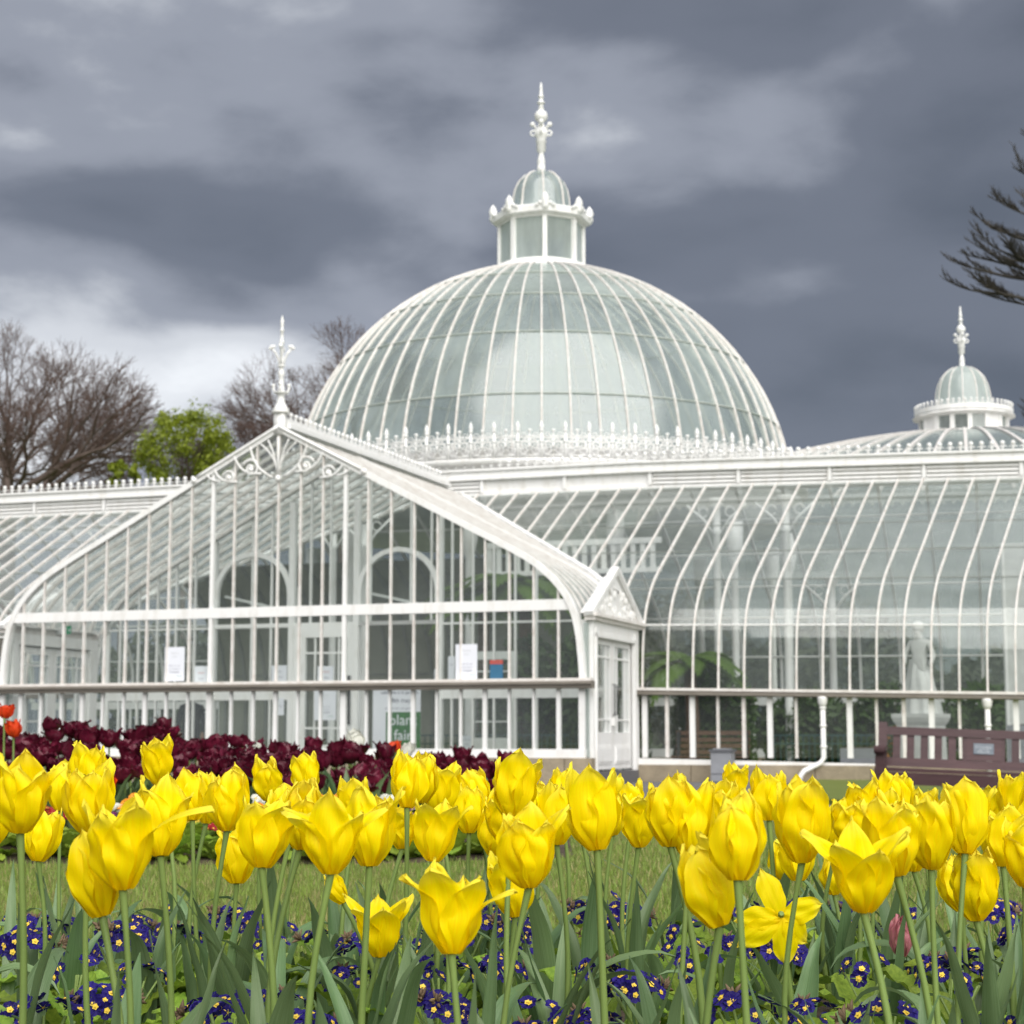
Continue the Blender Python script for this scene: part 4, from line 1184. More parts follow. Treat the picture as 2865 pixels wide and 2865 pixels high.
for i, (s_, t_, w_, h_, lab) in enumerate((
    (-18.5,20,5.5,4.3,'grey-green evergreen behind the glasshouse, seen through the far left wing'),
    (-13.8,19,5.5,4.6,'grey-green evergreen behind the glasshouse, seen through the left end of the porch'),
    (-9.6,24,5.5,5.0,'grey-green evergreen seen through the left half of the porch'),
    (-4.6,25,5.5,5.2,'grey-green evergreen seen through the middle of the porch'),
    (.6,24,5.5,4.8,'grey-green evergreen seen through the right half of the porch'),
    (5.2,21,4.5,3.1,'low evergreen behind the right wing, left part'),
    (9.6,20,4.5,2.8,'low evergreen behind the right wing, middle part'),
    (14.2,20,4.5,3.2,'low evergreen behind the right wing, right part'))):
    shrub('evergreen_bush', lab, s_, t_, w_, h_, M['hedge'], 2600, .21, 70+i, 'evergreen', 'evergreens behind the glasshouse', -.03)
# tree fern
def tree_fern(label, s, t, h, n, L, seed):
    rr = random.Random(seed); root = thing('tree_fern', s, t)
    b = MB(); b.tube([(0,0,0),(.05,0,h*.5),(0,0,h)], [.16,.13,.11], 9); b.build('trunk', M['wood'], root, True)
    for k in range(n):
        az = 2*math.pi*k/n + rr.uniform(-.2,.2); el = rr.uniform(.15,.95); l = L*rr.uniform(.8,1.15); m_ = 16; f = MB(); P_ = []
        for i in range(m_+1):
            q = i/m_; P_.append(Vector((math.cos(az)*l*q*math.cos(el*.6), math.sin(az)*l*q*math.cos(el*.6), h + l*(math.sin(el)*q - .75*q*q))))
        f.tube(P_, [.012*(1-q/m_)+.003 for q in range(m_+1)], 4)
        for i in range(1, m_):
            d = (P_[i+1]-P_[i]).normalized(); sd_ = d.cross(Vector((0,0,1))).normalized(); w = .36*l/1.6*math.sin(math.pi*(i/m_)**.7)
            for sg in (-1, 1):
                for hh in (0, .33, .66):
                    c = P_[i] + (P_[i+1]-P_[i])*hh
                    f.add([c - d*.026, c + sd_*(sg*w*.6) + d*.03 - Vector((0,0,.08*w)), c + sd_*(sg*w) + d*.12 - Vector((0,0,.22*w)), c + sd_*(sg*w*.5) + d*.07 - Vector((0,0,.06*w)), c + d*.026], [(0,1,2,3,4)])
        me = f.mesh('frond', M['fern']); me.uv_layers.new(name='UVMap'); obj('frond', me, root)
    tag(root, label, 'fern', 'tree ferns inside the glasshouse'); return root
def s_at(px, t):
    r = ray_dir(px, 1800); c = Vector((0,0,HC)); k = (t - (c - O).dot(E2))/r.dot(E2); return ((c + r*k) - O).dot(E1)
tree_fern('tall tree fern with arching fronds behind the upper porch glass, right side', s_at(1465, 5.6), 5.6, 3.62, 32, 1.45, 3)
tree_fern('tree fern with drooping fronds behind the porch glass left of the tall fern', s_at(1350, 6.3), 6.3, 3.55, 28, 1.3, 8)
tree_fern('smaller tree fern inside the right wing beside the side door', .55, 5.0, 2.1, 14, 1.35, 4)
# white columns along the wings
def column(s, t, h, label):
    root = thing('iron_column', s, t)
    b = MB(); b.lathe([(.15,0),(.15,.12),(.11,.2),(.085,.3),(.075,h-.75),(.11,h-.7),(.08,h-.65),(.08,h-.2),(.16,h-.05),(.18,h)], (0,0,0), 12); b.build('shaft', W, root, True)
    b = MB()
    for sg in (-1, 1):
        b.tube([(sg*.06,0,h-.75),(sg*.25,0,h-.45),(sg*.62,0,h-.12)], .03, 5)
        b.tube([(sg*.28+.10*math.cos(a),0,h-.28+.10*math.sin(a)) for a in [i*.7 for i in range(9)]], .018, 4)
    b.build('bracket', W, root, True)
    tag(root, label, 'column', 'white iron columns inside the glasshouse')
def col_at(px, t, h, label):
    r = ray_dir(px, 1800); c = Vector((0,0,HC)); k = (t - (c - O).dot(E2))/r.dot(E2); column(((c + r*k) - O).dot(E1), t, h, label)
col_at(2010, 8.2, 5.6, 'white iron column behind the right wing glass above the bin')
col_at(2205, 8.2, 5.6, 'white iron column behind the right wing glass at the downpipe')
col_at(930, 8.2, 5.6, 'white iron column seen through the inner door of the porch')
col_at(1018, 8.2, 5.6, 'white iron column behind the right arch of the porch partition')
col_at(2330, 11.5, 4.2, 'white iron column far back in the right wing, left of the statue')
col_at(300, 8.2, 5.6, 'white iron column behind the left half of the porch')
# grey-green inner vault that closes the view behind the porch
root = empty('inner_vault', O, -PHI)
vp = [(13.0,.02),(13.0,1.6),(12.93,2.3),(12.75,2.9),(12.4,3.45),(11.9,3.95),(11.2,4.4),(10.4,4.8)]
b = MB(); b.grid(lambda u, v: (-13.5 + 11.0*u, vp[min(7,int(round(v*7)))][0], vp[min(7,int(round(v*7)))][1]), 1, 7); b.build('lining', M['vault'], root, True)
for i in range(20):
    x = -13.3 + i*.56; b = MB(); b.sweep([(x, t-.03, z) for t, z in vp], [(-.03,-.02),(.03,-.02),(.03,.03),(-.03,.03)], (1,0,0)); b.build('vault_rib', M['lap'], root)
for k in (2, 5):
    b = MB(); b.tube([(-13.5, vp[k][0]-.05, vp[k][1]), (-2.5, vp[k][0]-.05, vp[k][1])], .02, 4); b.build('vault_purlin', M['lap'], root)
tag(root, 'grey-green ribbed inner vault seen through the porch partition', 'vault')
# white gallery front inside, seen through the porch glass
b = MB(); b.b(-4.6, -.75, 8.05, 8.16, 4.14, 4.24); b.b(-4.6, -.75, 8.05, 8.16, 4.74, 4.86)
root = empty('gallery_rail', O, -PHI); b.build('rail', W, root)
for i in range(18):
    s = -4.5 + i*.21; q = MB(); q.b(s-.05, s+.05, 8.07, 8.14, 4.24, 4.74); q.build('baluster', W, root)
tag(root, 'white balustraded gallery rail inside, seen through the upper porch glass', 'railing')
# white screen wall at the right end
root = empty('screen_wall', O, -PHI)
b = MB(); b.b(6.05, 9.3, 7.2, 7.3, .02, 4.4); b.build('panel', M['marble'], root)
for i in range(8):
    s = 6.1 + i*.45; b = MB(); b.b(s-.02, s+.02, 7.16, 7.2, .02, 4.4); b.build('batten', W, root)
tag(root, 'pale screen wall behind the glass at the right edge', 'screen')
# low railing in teal iron inside
def railing(s0, s1, t, label):
    root = empty('iron_railing', bl(s0, t, .02), -PHI); b = MB()
    w = s1 - s0
    for z in (.12, .62, .78): b.b(0, w, -.015, .015, z-.012, z+.012)
    b.build('rails', M['teal'], root)
    x = .06; me = MB(); me.b(-.008,.008,-.008,.008,.12,.78); me = me.mesh('bar', M['teal'])
    while x < w:
        o_ = obj('bar', me, root); o_.location = (x,0,0); x += .11
    tag(root, label, 'railing', 'low iron railings inside the glasshouse')
railing(-3.5, -.4, 4.0, 'low teal iron railing behind the lower porch windows at right')
railing(1.7, 4.0, 6.9, 'low teal iron railing behind the right wing windows')
railing(-5.2, -3.75, 4.4, 'short teal iron railing behind the plant fair banner')
# wooden bench inside
root = empty('wooden_bench', bl(.5, 3.75, .02), -PHI)
for i, z in enumerate((.44, .55, .66, .78)):
    b = MB(); b.b(0, 1.35, .30+.02*i, .33+.02*i, z, z+.075); b.build('back_slat', M['wood'], root)
for i in range(4):
    b = MB(); b.b(0, 1.35, -.08+.09*i, -.01+.09*i, .38, .41); b.build('seat_slat', M['wood'], root)
for x in (.06, 1.29):
    b = MB(); b.b(x-.03, x+.03, -.06, 0, 0, .38); b.build('leg', M['dark'], root); b = MB(); b.b(x-.03, x+.03, .28, .34, 0, .84); b.build('leg', M['dark'], root)
tag(root, 'brown slatted bench inside, behind the right wing windows next to the side door', 'bench')
# statue on a pedestal
def skin_body(name, verts, edges, rad, m, parent, root_i=0, sub=2):
    me = bpy.data.meshes.new(name); me.from_pydata([Vector(v) for v in verts], edges, []); o_ = bpy.data.objects.new(name, me); col.objects.link(o_)
    sk = o_.modifiers.new('skin', 'SKIN'); sk.use_smooth_shade = True
    sv = me.skin_vertices[0].data if me.skin_vertices else None
    if sv is None:
        bm = bmesh.new(); bm.from_mesh(me); bm.verts.layers.skin.verify(); bm.to_mesh(me); bm.free(); sv = me.skin_vertices[0].data
    for i, r in enumerate(rad): sv[i].radius = r if isinstance(r, tuple) else (r, r)
    sv[root_i].use_root = True
    ss = o_.modifiers.new('sub', 'SUBSURF'); ss.levels = sub; ss.render_levels = sub
    dg = bpy.context.evaluated_depsgraph_get(); ev = o_.evaluated_get(dg); me2 = bpy.data.meshes.new_from_object(ev)
    bpy.data.objects.remove(o_); me2.materials.clear(); me2.materials.append(m)
    me2.polygons.foreach_set('use_smooth', [True]*len(me2.polygons))
    return obj(name, me2, parent)
root = thing('statue', 4.62, 6.1, .02, -.35)
body_v = [(0,0,.86),(0,.0,1.08),(.0,.02,1.27),(0,.01,1.40),(0,-.03,1.48),(0,-.05,1.57),(-.17,.02,1.33),(-.27,-.04,1.10),(-.20,-.20,.93),(.17,.02,1.33),(.27,.05,1.08),(.25,-.10,.88),(-.09,0,.78),(-.11,-.02,.45),(-.12,.02,.07),(-.13,-.10,.03),(.09,.02,.78),(.14,-.10,.46),(.12,.06,.07),(.12,-.05,.03)]
body_e = [(0,1),(1,2),(2,3),(3,4),(4,5),(2,6),(6,7),(7,8),(2,9),(9,10),(10,11),(0,12),(12,13),(13,14),(14,15),(0,16),(16,17),(17,18),(18,19)]
body_r = [(.15,.12),(.125,.10),(.15,.11),(.06,.06),(.055,.06),(.085,.10),.06,.045,.035,.06,.045,.035,.10,.07,.045,.035,.10,.07,.045,.035]
st = skin_body('figure', [(x,y,z+1.15) for x,y,z in body_v], body_e, body_r, M['marble'], root)
b = MB(); n = 40; vs = []; rr = random.Random(4)
prof = [(.17,2.05),(.22,1.9),(.27,1.65),(.33,1.4),(.36,1.2),(.37,1.16)]
for r_, z in prof:
    for k in range(n):
        a = 2*math.pi*k/n; q = r_*(1 + .10*math.sin(a*9 + z*3) + .05*math.sin(a*17))
        vs.append((q*math.cos(a), q*math.sin(a)*.85, z + .12*math.sin(a*2)*(z > 1.95)))
b.add(vs, [(i*n+k, i*n+(k+1) % n, (i+1)*n+(k+1) % n, (i+1)*n+k) for i in range(len(prof)-1) for k in range(n)]); b.build('drapery', M['marble'], root, True)
b = MB(); b.ball((0,-.02,2.76), .115, 12, 8, (1,1.1,.95)); b.ball((0,.10,2.72), .06, 8, 6); b.build('hair', M['marble'], root, True)
b = MB(); b.lathe([(.62,0),(.62,.14),(.52,.18),(.48,.28),(.46,.95),(.52,1.02),(.56,1.10),(.56,1.17)], (0,0,0), 4, math.pi/4); b.build('pedestal', M['marble'], root)
tag(root, 'white marble draped figure on a square pedestal inside the right wing', 'statue')
b = MB(); b.b(-.35,.35,-.25,.25,0,.55); root = thing('stone_trough', 3.75, 4.6, .02); b.build('trough', M['bin'], root); b = MB(); b.b(-.3,.3,-.2,.2,.55,.57); b.build('soil', M['soil'], root)
tag(root, 'grey stone planter behind the lower glass left of the bench', 'planter')
root = thing('stone_trough', 7.4, 5.4, .02); b = MB(); b.b(-1.2,1.2,-.3,.3,0,.95); b.build('trough', M['bin'], root); b = MB(); b.b(-1.1,1.1,-.22,.22,.95,.97); b.build('soil', M['soil'], root)
tag(root, 'long dark grey planter behind the glass at the right edge', 'planter')
# a person in a dark coat inside, behind the left part of the partition
root = thing('person', -9.15, 3.75, .02, .5)
pv = [(0,0,.88),(0,0,1.10),(0,0,1.30),(0,0,1.42),(0,-.01,1.47),(0,-.02,1.56),(-.18,0,1.32),(-.24,.02,1.06),(-.22,-.08,.84),(.18,0,1.32),(.24,.02,1.06),(.22,-.08,.84),(-.09,0,.82),(-.10,-.02,.46),(-.10,.02,.09),(-.10,-.12,.05),(.09,0,.82),(.10,-.02,.46),(.10,.02,.09),(.10,-.12,.05)]
pr_ = [(.17,.13),(.165,.12),(.16,.11),(.055,.055),(.055,.06),(.075,.09),.07,.055,.04,.07,.055,.04,.10,.075,.05,.04,.10,.075,.05,.04]
skin_body('body', pv, body_e, pr_, M['coat'], root)
b = MB(); b.ball((0,-.025,1.555), .098, 14, 10, (.82,1,1.18)); b.ball((0,-.125,1.54), .018, 6, 5); b.ball((-.083,-.02,1.55),.02,6,5); b.ball((.083,-.02,1.55),.02,6,5); b.tube([(0,0,1.40),(0,-.01,1.48)], .052, 8); b.build('head', M['skin'], root, True)
b = MB(); b.ball((0,.005,1.595), .105, 14, 8, (.88,1,.95)); b.build('hair', M['hair'], root, True)
for sg in (-1, 1):
    b = MB(); b.ball((sg*.22,-.09,.80), .04, 8, 6, (.6,.9,1.2))
    for i in range(4): b.tube([(sg*(.205+.012*i),-.085-.01*i,.78),(sg*(.21+.012*i),-.10-.01*i,.72),(sg*(.205+.01*i),-.085-.01*i,.68+.008*abs(i-1))], .009, 5)
    b.tube([(sg*.20,-.115,.80),(sg*.19,-.14,.76),(sg*.195,-.14,.73)], .010, 5); b.build('hand', M['skin'], root, True)
tag(root, 'person in a dark coat standing inside, behind the left porch windows', 'person')

# ---------------------------------------------------------------- notices and signs
def text_mesh(txt, size, m, extrude=0.0):
    cu = bpy.data.curves.new('t', 'FONT'); cu.body = txt; cu.size = size; cu.align_x = 'CENTER'; cu.resolution_u = 3
    o_ = bpy.data.objects.new('t', cu); col.objects.link(o_)
    me = bpy.data.meshes.new_from_object(o_.evaluated_get(bpy.context.evaluated_depsgraph_get()))
    bpy.data.objects.remove(o_); bpy.data.curves.remove(cu); me.materials.clear(); me.materials.append(m); return me
def on_t(px, py, t):
    r = ray_dir(px, py); c = Vector((0,0,HC)); k = (t - (c - O).dot(E2))/r.dot(E2); p = c + r*k
    return (p - O).dot(E1), p.z
def board(name, label, x0, y0, x1, y1, t, m, cat='notice', rows=(), group=None):
    """a sheet hung on the glass; corners are survey directions on the plane at depth t"""
    s0, z1 = on_t(x0, y0, t); s1, z0 = on_t(x1, y1, t)
    w, h = s1-s0, z1-z0
    root = empty(name, bl((s0+s1)/2, t, z0), -PHI)
    b = MB(); b.b(-w/2, w/2, -.004, .004, 0, h); b.build('sheet', m, root)
    for (txt, fx, fz, sz, mm) in rows:
        o_ = obj('lettering', text_mesh(txt, sz*h, M[mm]), root); o_.rotation_euler = (math.pi/2,0,0); o_.location = (fx*w/2, -.0065, fz*h)
    tag(root, label, cat, group); return root, w, h
N1 = [('Opening', .0,.80,.075,'lgrey'),('times', .0,.70,.07,'lgrey'),('Please  do  not',0,.43,.06,'ink'),('touch the plants or',0,.34,.05,'ink'),('To enquire',0,.24,.075,'ink2'),('ask staff',.5,.12,.05,'exit')]
NG = 'notices on the glasshouse'
board('notice', 'tall white notice on the left half of the porch glass', 462, 1811, 515, 1905, -.03, M['sign_white'], rows=N1, group=NG)
board('notice', 'tall white notice on the right half of the porch glass, beside the blue poster', 1275, 1803, 1335, 1902, -.03, M['sign_white'], rows=N1, group=NG)
board('notice', 'small white notice with red print left of the thick porch post', 545, 1864, 581, 1910, .06, M['sign_white'], rows=[('Covid',0,.55,.16,'red'),('notice',0,.2,.14,'ink')], group=NG)
board('notice', 'white notice on the partition left of the inner door', 760, 1862, 802, 1910, TP-.06, M['sign_white'], rows=[('please',0,.6,.14,'ink'),('wait here',0,.3,.14,'ink')], group=NG)
board('notice', 'small white notice below the rail, left of the inner door', 764, 1954, 794, 2001, TP-.06, M['sign_white'], rows=[('one way',0,.5,.14,'ink')], group=NG)
board('notice', 'white notice on the inner door above the gutter', 889, 1864, 932, 1912, TP-.06, M['sign_white'], rows=[('NOTICE',0,.62,.14,'red'),('no dogs',0,.3,.13,'ink')], group=NG)
board('notice', 'tall white notice on the inner door below the gutter', 880, 1930, 940, 2015, TP-.06, M['sign_white'], rows=N1, group=NG)
board('notice', 'small white notice on the open door behind the right porch glass', 1215, 1872, 1240, 1902, TW+.88, M['sign_white'], rows=[('exit',0,.4,.2,'ink')], group=NG)
board('notice', 'narrow white notice left of the tall right-hand notice', 1254, 1836, 1272, 1900, TP-.06, M['sign_white'], rows=[('info',0,.6,.10,'ink')], group=NG)
board('notice', 'white sheet low behind the porch glass beside the open door', 1288, 2058, 1326, 2100, 3.6, M['sign_white'], rows=[('shop open',0,.7,.12,'ink'),('today',0,.4,.12,'ink')], group=NG)
rt, w, h = board('poster', 'blue poster with a red heading on the right half of the porch glass', 1371, 1847, 1407, 1901, -.02, M['blue'], 'poster', group=NG)
b = MB(); b.b(-w/2, w/2, -.007, -.0045, h*.79, h); b.build('heading', M['red'], rt)
o_ = obj('lettering', text_mesh('WELCOME', .085*h, M['plaque']), rt); o_.rotation_euler = (math.pi/2,0,0); o_.location = (0,-.009,h*.86)
# plant fair banner standing in the doorway
rt, w, h = board('banner', 'white banner with green picture and large white letters in the porch doorway', 1044, 1906, 1176, 2118, TW+.35, M['sign_white'], 'banner',
    rows=[('celebrate is at gardens',.12,.83,.060,'ink2'),('18th may',.12,.715,.085,'ink2'),('enquire for our garden',.12,.625,.045,'ink')])
b = MB(); b.b(-w*.22, w*.50, -.007, -.0045, .02*h, h*.59); b.build('picture', M['green'], rt)
for txt, fx, fz, sz in (('plant', .14, .42, .20), ('fair', .14, .22, .20), ('day', .14, .05, .16)):
    o_ = obj('lettering', text_mesh(txt, sz*h, M['sign_white']), rt); o_.rotation_euler = (math.pi/2,0,0); o_.location = (fx*w, -.010, fz*h)
# emergency exit sign over the left side door
rt, w, h = board('exit_sign', 'green and white emergency exit sign inside the left end of the porch', 156, 1752, 199, 1774, 1.6, M['lgrey'], 'sign')
b = MB(); b.b(-w*.0, w*.5, -.008, -.0045, 0, h); b.build('panel', M['exit'], rt)
b = MB()
def rb(x0,z0,x1,z1,r): b.tube([(x0*w,-.012,z0*h),(x1*w,-.012,z1*h)], r*h, 5)
b.ball((.17*w,-.012,.80*h), .09*h, 8, 5, (1,.4,1)); rb(.16,.70,.13,.42,.07); rb(.13,.42,.20,.28,.055); rb(.20,.28,.17,.08,.05); rb(.13,.42,.07,.22,.055); rb(.16,.66,.24,.52,.045); rb(.16,.66,.08,.56,.045)
rb(.32,.45,.44,.45,.04); rb(.44,.45,.39,.62,.04); rb(.44,.45,.39,.28,.04); b.build('pictogram', M['sign_white'], rt, True)
# ---------------------------------------------------------------- bench, bin, downpipes
def garden_bench():
    c = at(2748, 2163, 18.7)
    root = empty('garden_bench', (c.x, c.y, -.05)); root.rotation_euler = (0, R(2.2), -R(14)); root.scale = (1.08,)*3
    BM = M['bench']; Ln = 2.02; h = Ln/2
    # local: x along, y back, front faces -y
    for sg in (-1, 1):
        x = sg*(h-.05)
        b = MB(); b.tube([(x,.24,0),(x,.27,.42),(x,.36,.90)], .001, 4)
        b = MB(); b.sweep([(x,.25,.05),(x,.27,.40),(x,.31,.62),(x,.36,.85)], [(-.042,-.035),(.042,-.035),(.042,.035),(-.042,.035)], (1,0,0)); b.build('back_leg', BM, root)
        b = MB(); b.b(x-.042, x+.042, -.30, -.22, .05, .58); b.b(x-.05, x+.05, -.31, -.21, .36, .40); b.build('front_leg', BM, root)
        b = MB(); b.b(x-.05, x+.05, -.345, .31, .58, .62); b.tube([(x-.052,-.34,.59),(x+.052,-.34,.59)], .04, 8); b.build('arm', BM, root)
        b = MB(); b.b(x-.025, x+.025, -.25, .26, .27, .36); b.build('side_rail', BM, root)
    b = MB(); b.b(-h+.09, h-.09, -.285, -.245, .27, .385); b.build('front_rail', BM, root)
    for i in range(5):
        y = -.27 + i*.113; b = MB(); b.b(-h+.0, h-.0, y, y+.095, .39, .418); b.build('seat_slat', BM, root)
    def back(z): return .27 + (z-.40)*.2
    def plank(name, x0, x1, z0, z1, th=.02, m=BM):
        y0, y1 = back(z0), back(z1); b = MB()
        vs = [(x0,y0-th,z0),(x1,y0-th,z0),(x1,y1-th,z1),(x0,y1-th,z1),(x0,y0+th,z0),(x1,y0+th,z0),(x1,y1+th,z1),(x0,y1+th,z1)]
        b.add(vs, [(0,1,2,3),(7,6,5,4),(0,4,5,1),(1,5,6,2),(2,6,7,3),(3,7,4,0)]); return b.build(name, m, root)
    plank('top_rail', -h+.09, h-.09, .735, .815, .028); plank('lower_rail', -h+.09, h-.09, .43, .515, .024)
    for sg in (-1, 1):
        for i in range(6):
            xx = sg*(h - .185 - i*.132); plank('back_slat', xx-.036, xx+.036, .515, .735, .014)
    plank('back_panel', -.165, .165, .517, .733, .018)
    y = back(.63) - .024
    b = MB(); b.box((0, y, .63), (.095,.004,.052), (Vector((1,0,0)), Vector((0,1,-.2)).normalized(), Vector((0,.2,1)).normalized())); pl = b.build('plaque', M['plaque'], root)
    for j, (txt, dz) in enumerate((('In loving memory', .018), ('of a friend', -.006), ('of this garden', -.03))):
        o_ = obj('lettering', text_mesh(txt, .021, M['plaque_text']), pl); o_.rotation_euler = (math.pi/2 - .197, 0, 0); o_.location = (0, y - .006 + dz*.2, (.63) + dz - .005)
    tag(root, 'maroon wooden park bench with a slatted back and a small plaque', 'bench')
garden_bench()
root = empty('litter_bin', bl(1.72, 2.42, 0), -PHI); root.scale = (1,1,.78)
b = MB(); b.b(-.175,.175,-.15,.15,.02,.66); b.build('body', M['bin'], root)
b = MB(); b.b(-.20,.20,-.175,.175,.66,.715); b.build('rim', M['bin_dark'], root)
b = MB(); b.b(-.14,.14,-.12,.12,.715,.735); b.build('lid', M['bin'], root)
b = MB(); b.b(-.17,.17,-.155,-.15,.18,.2); b.b(-.19,.19,-.165,.165,0,.03); b.build('base', M['bin_dark'], root)
tag(root, 'square grey litter bin standing against the right wing plinth', 'bin')
def downpipe(s, kink, label):
    t = TW - .12; root = empty('downpipe', bl(s, t, 0), -PHI); z1 = 1.52 + zdrop(s)
    b = MB()
    if kink: b.tube([(0,0,z1),(0,0,.42),(-.05,-.02,.33),(-.30,-.18,.20),(-.36,-.22,.12),(-.37,-.22,.0)], .045, 10)
    else: b.tube([(0,0,z1),(0,0,.0)], .045, 10)
    b.build('pipe', W, root, True)
    b = MB(); b.lathe([(.05,0),(.075,.05),(.09,.14),(.09,.17)], (0,0,z1-.16), 10); b.build('hopper', W, root, True)
    for z in (.6, .95, 1.25):
        b = MB(); b.lathe([(.05,-.02),(.06,-.015),(.06,.015),(.05,.02)], (0,0,z), 10); b.build('collar', W, root, True)
    tag(root, label, 'downpipe', 'white downpipes on the right wing')
downpipe(3.35, True, 'white iron downpipe with a bent foot on the right wing')
downpipe(6.05, False, 'straight white iron downpipe on the right wing behind the bench')
# ---------------------------------------------------------------- flowers: shapes
def uv_grid(me, nu, nv):
    uvl = me.uv_layers.new(name='UVMap'); d = []
    for pl in me.polygons:
        for vi in pl.vertices:
            d += [(vi % (nu+1))/nu, (vi // (nu+1))/nv]
    uvl.data.foreach_set('uv', d)
def sheet(name, fn, nu, nv, m):
    """one curved sheet: petal or leaf; fn(u in -1..1, v in 0..1)"""
    b = MB(); b.grid(lambda a, c: fn(2*a-1, c), nu, nv)
    me = b.mesh(name, m, True); uv_grid(me, nu, nv); return me
def tube_uv(name, pts, r, n, m):
    b = MB(); b.tube(pts, r, n, cap=False); me = b.mesh(name, m, True)
    uvl = me.uv_layers.new(name='UVMap'); d = []; k = len(pts)
    for pl in me.polygons:
        for vi in pl.vertices: d += [(vi % n)/n, (vi//n)/max(1,k-1)]
    uvl.data.foreach_set('uv', d); return me
def petal_fn(az, H, Rb, rt, Wd, point, flare, rr, curl=.030, twist=0.0, ruf=1.0, base_r=.006):
    """tulip petal: H height, Rb belly radius, rt tip radius, Wd half width, flare > 0 bends the tip outwards"""
    ca, sa = math.cos(az), math.sin(az)
    ph = [rr.uniform(0, 6.28) for _ in range(5)]
    k1 = rr.uniform(-.16,.16); nick = rr.uniform(-.7,.7); nd = rr.uniform(0,.09)
    def fn(u, v):
        e = 1 - (1-v)**2.2
        r = base_r + (Rb-base_r)*min(1.0, math.sin(min(1.0, v/.46)*math.pi/2)) if v < .46 else Rb + (rt-Rb)*((v-.46)/.54)**1.5
        z = H*(v*.93 + .07*v*v)
        if v < .12: z = H*v*.75 + H*.12*.25*(v/.12)*v/.12*.9
        if flare > 0 and v > .42:
            q = (v-.42)/.58
            r += flare*q**1.8*H
            z -= flare*.42*q**2.6*H
        # outline: narrow foot, broad shoulder, pointed or blunt tip
        w = Wd*(.30 + .70*math.sin(min(1, v/.55)*math.pi/2)) if v < .55 else Wd*max(0.0, 1 - ((v-.55)/.45)**point)**.62
        w = max(w, .0007)
        w *= 1 + .05*math.sin(v*14 + ph[0])*abs(u)
        x = u*w
        cr = (x*x)/(2*curl)*(1 - .45*min(1, v))
        cr = min(cr, r*.9 + .004)
        ed = abs(u)**2*v
        ruf_ = ruf*(.0020*math.sin(u*5 + v*11 + ph[1]) + .0026*ed*math.sin(v*19 + ph[2]*2 + u*2) + .0014*math.sin(u*9+ph[3])*v)
        mid = -.0014*math.exp(-(u/.13)**2)*min(1, v*3) + .00035*math.sin(u*24 + ph[3])*min(1, v*2)*ruf
        rad = r - cr + ruf_ + mid
        z2 = z - .06*H*abs(u)**1.5*v + k1*x*v - (nd*H*math.exp(-((u-nick)/.16)**2)*((v-.82)/.18) if v > .82 else 0) + .004*math.sin(u*7+ph[4])*max(0, v-.8)*5*ruf*.4
        a2 = twist*v
        xx = x*math.cos(a2); rad += x*math.sin(a2)*.6
        return (rad*ca - xx*sa, rad*sa + xx*ca, z2)
    return fn
def leaf_fn(L, Wd, az, lean, droop, rr, fold=.5, twist=0.0):
    """lance-shaped tulip leaf rising from the foot of the stem and arching over"""
    ca, sa = math.cos(az), math.sin(az)
    ph = rr.uniform(0, 6.28); n = 24
    pts = [(0.0, 0.0)]; th = math.pi/2 - lean*.35
    for i in range(n):
        t = (i+.5)/n
        a = math.pi/2 - lean - droop*max(0, t-.25)**1.6*2.2
        pts.append((pts[-1][0] + math.cos(a)*L/n, pts[-1][1] + math.sin(a)*L/n))
    def fn(u, v):
        f = v*n; i = min(n-1, int(f)); q = f - i
        r = pts[i][0]*(1-q) + pts[i+1][0]*q; z = pts[i][1]*(1-q) + pts[i+1][1]*q
        tx, tz = pts[i+1][0]-pts[i][0], pts[i+1][1]-pts[i][1]; l = math.hypot(tx, tz); nx, nz = -tz/l, tx/l
        w = Wd*(.42 + .58*math.sin(min(1, v/.38)*math.pi/2)) if v < .38 else Wd*(1 - ((v-.38)/.62)**1.9)
        w = max(w, .0004)
        a2 = twist*v + .12*math.sin(v*5+ph)
        x = u*w*math.cos(a2); h = abs(u)**1.4*w*fold*(1-.35*v) + u*w*math.sin(a2) + .0022*math.sin(v*17+ph)*abs(u)
        r += nx*h; z += nz*h
        return (r*ca - x*sa, r*sa + x*ca, z)
    return fn
BED_Z = .215
def bed_z(x, y): return BED_Z + .035*math.exp(-((y-2.6)/1.3)**2) + .012*noise.noise((x*2, y*2, 3))

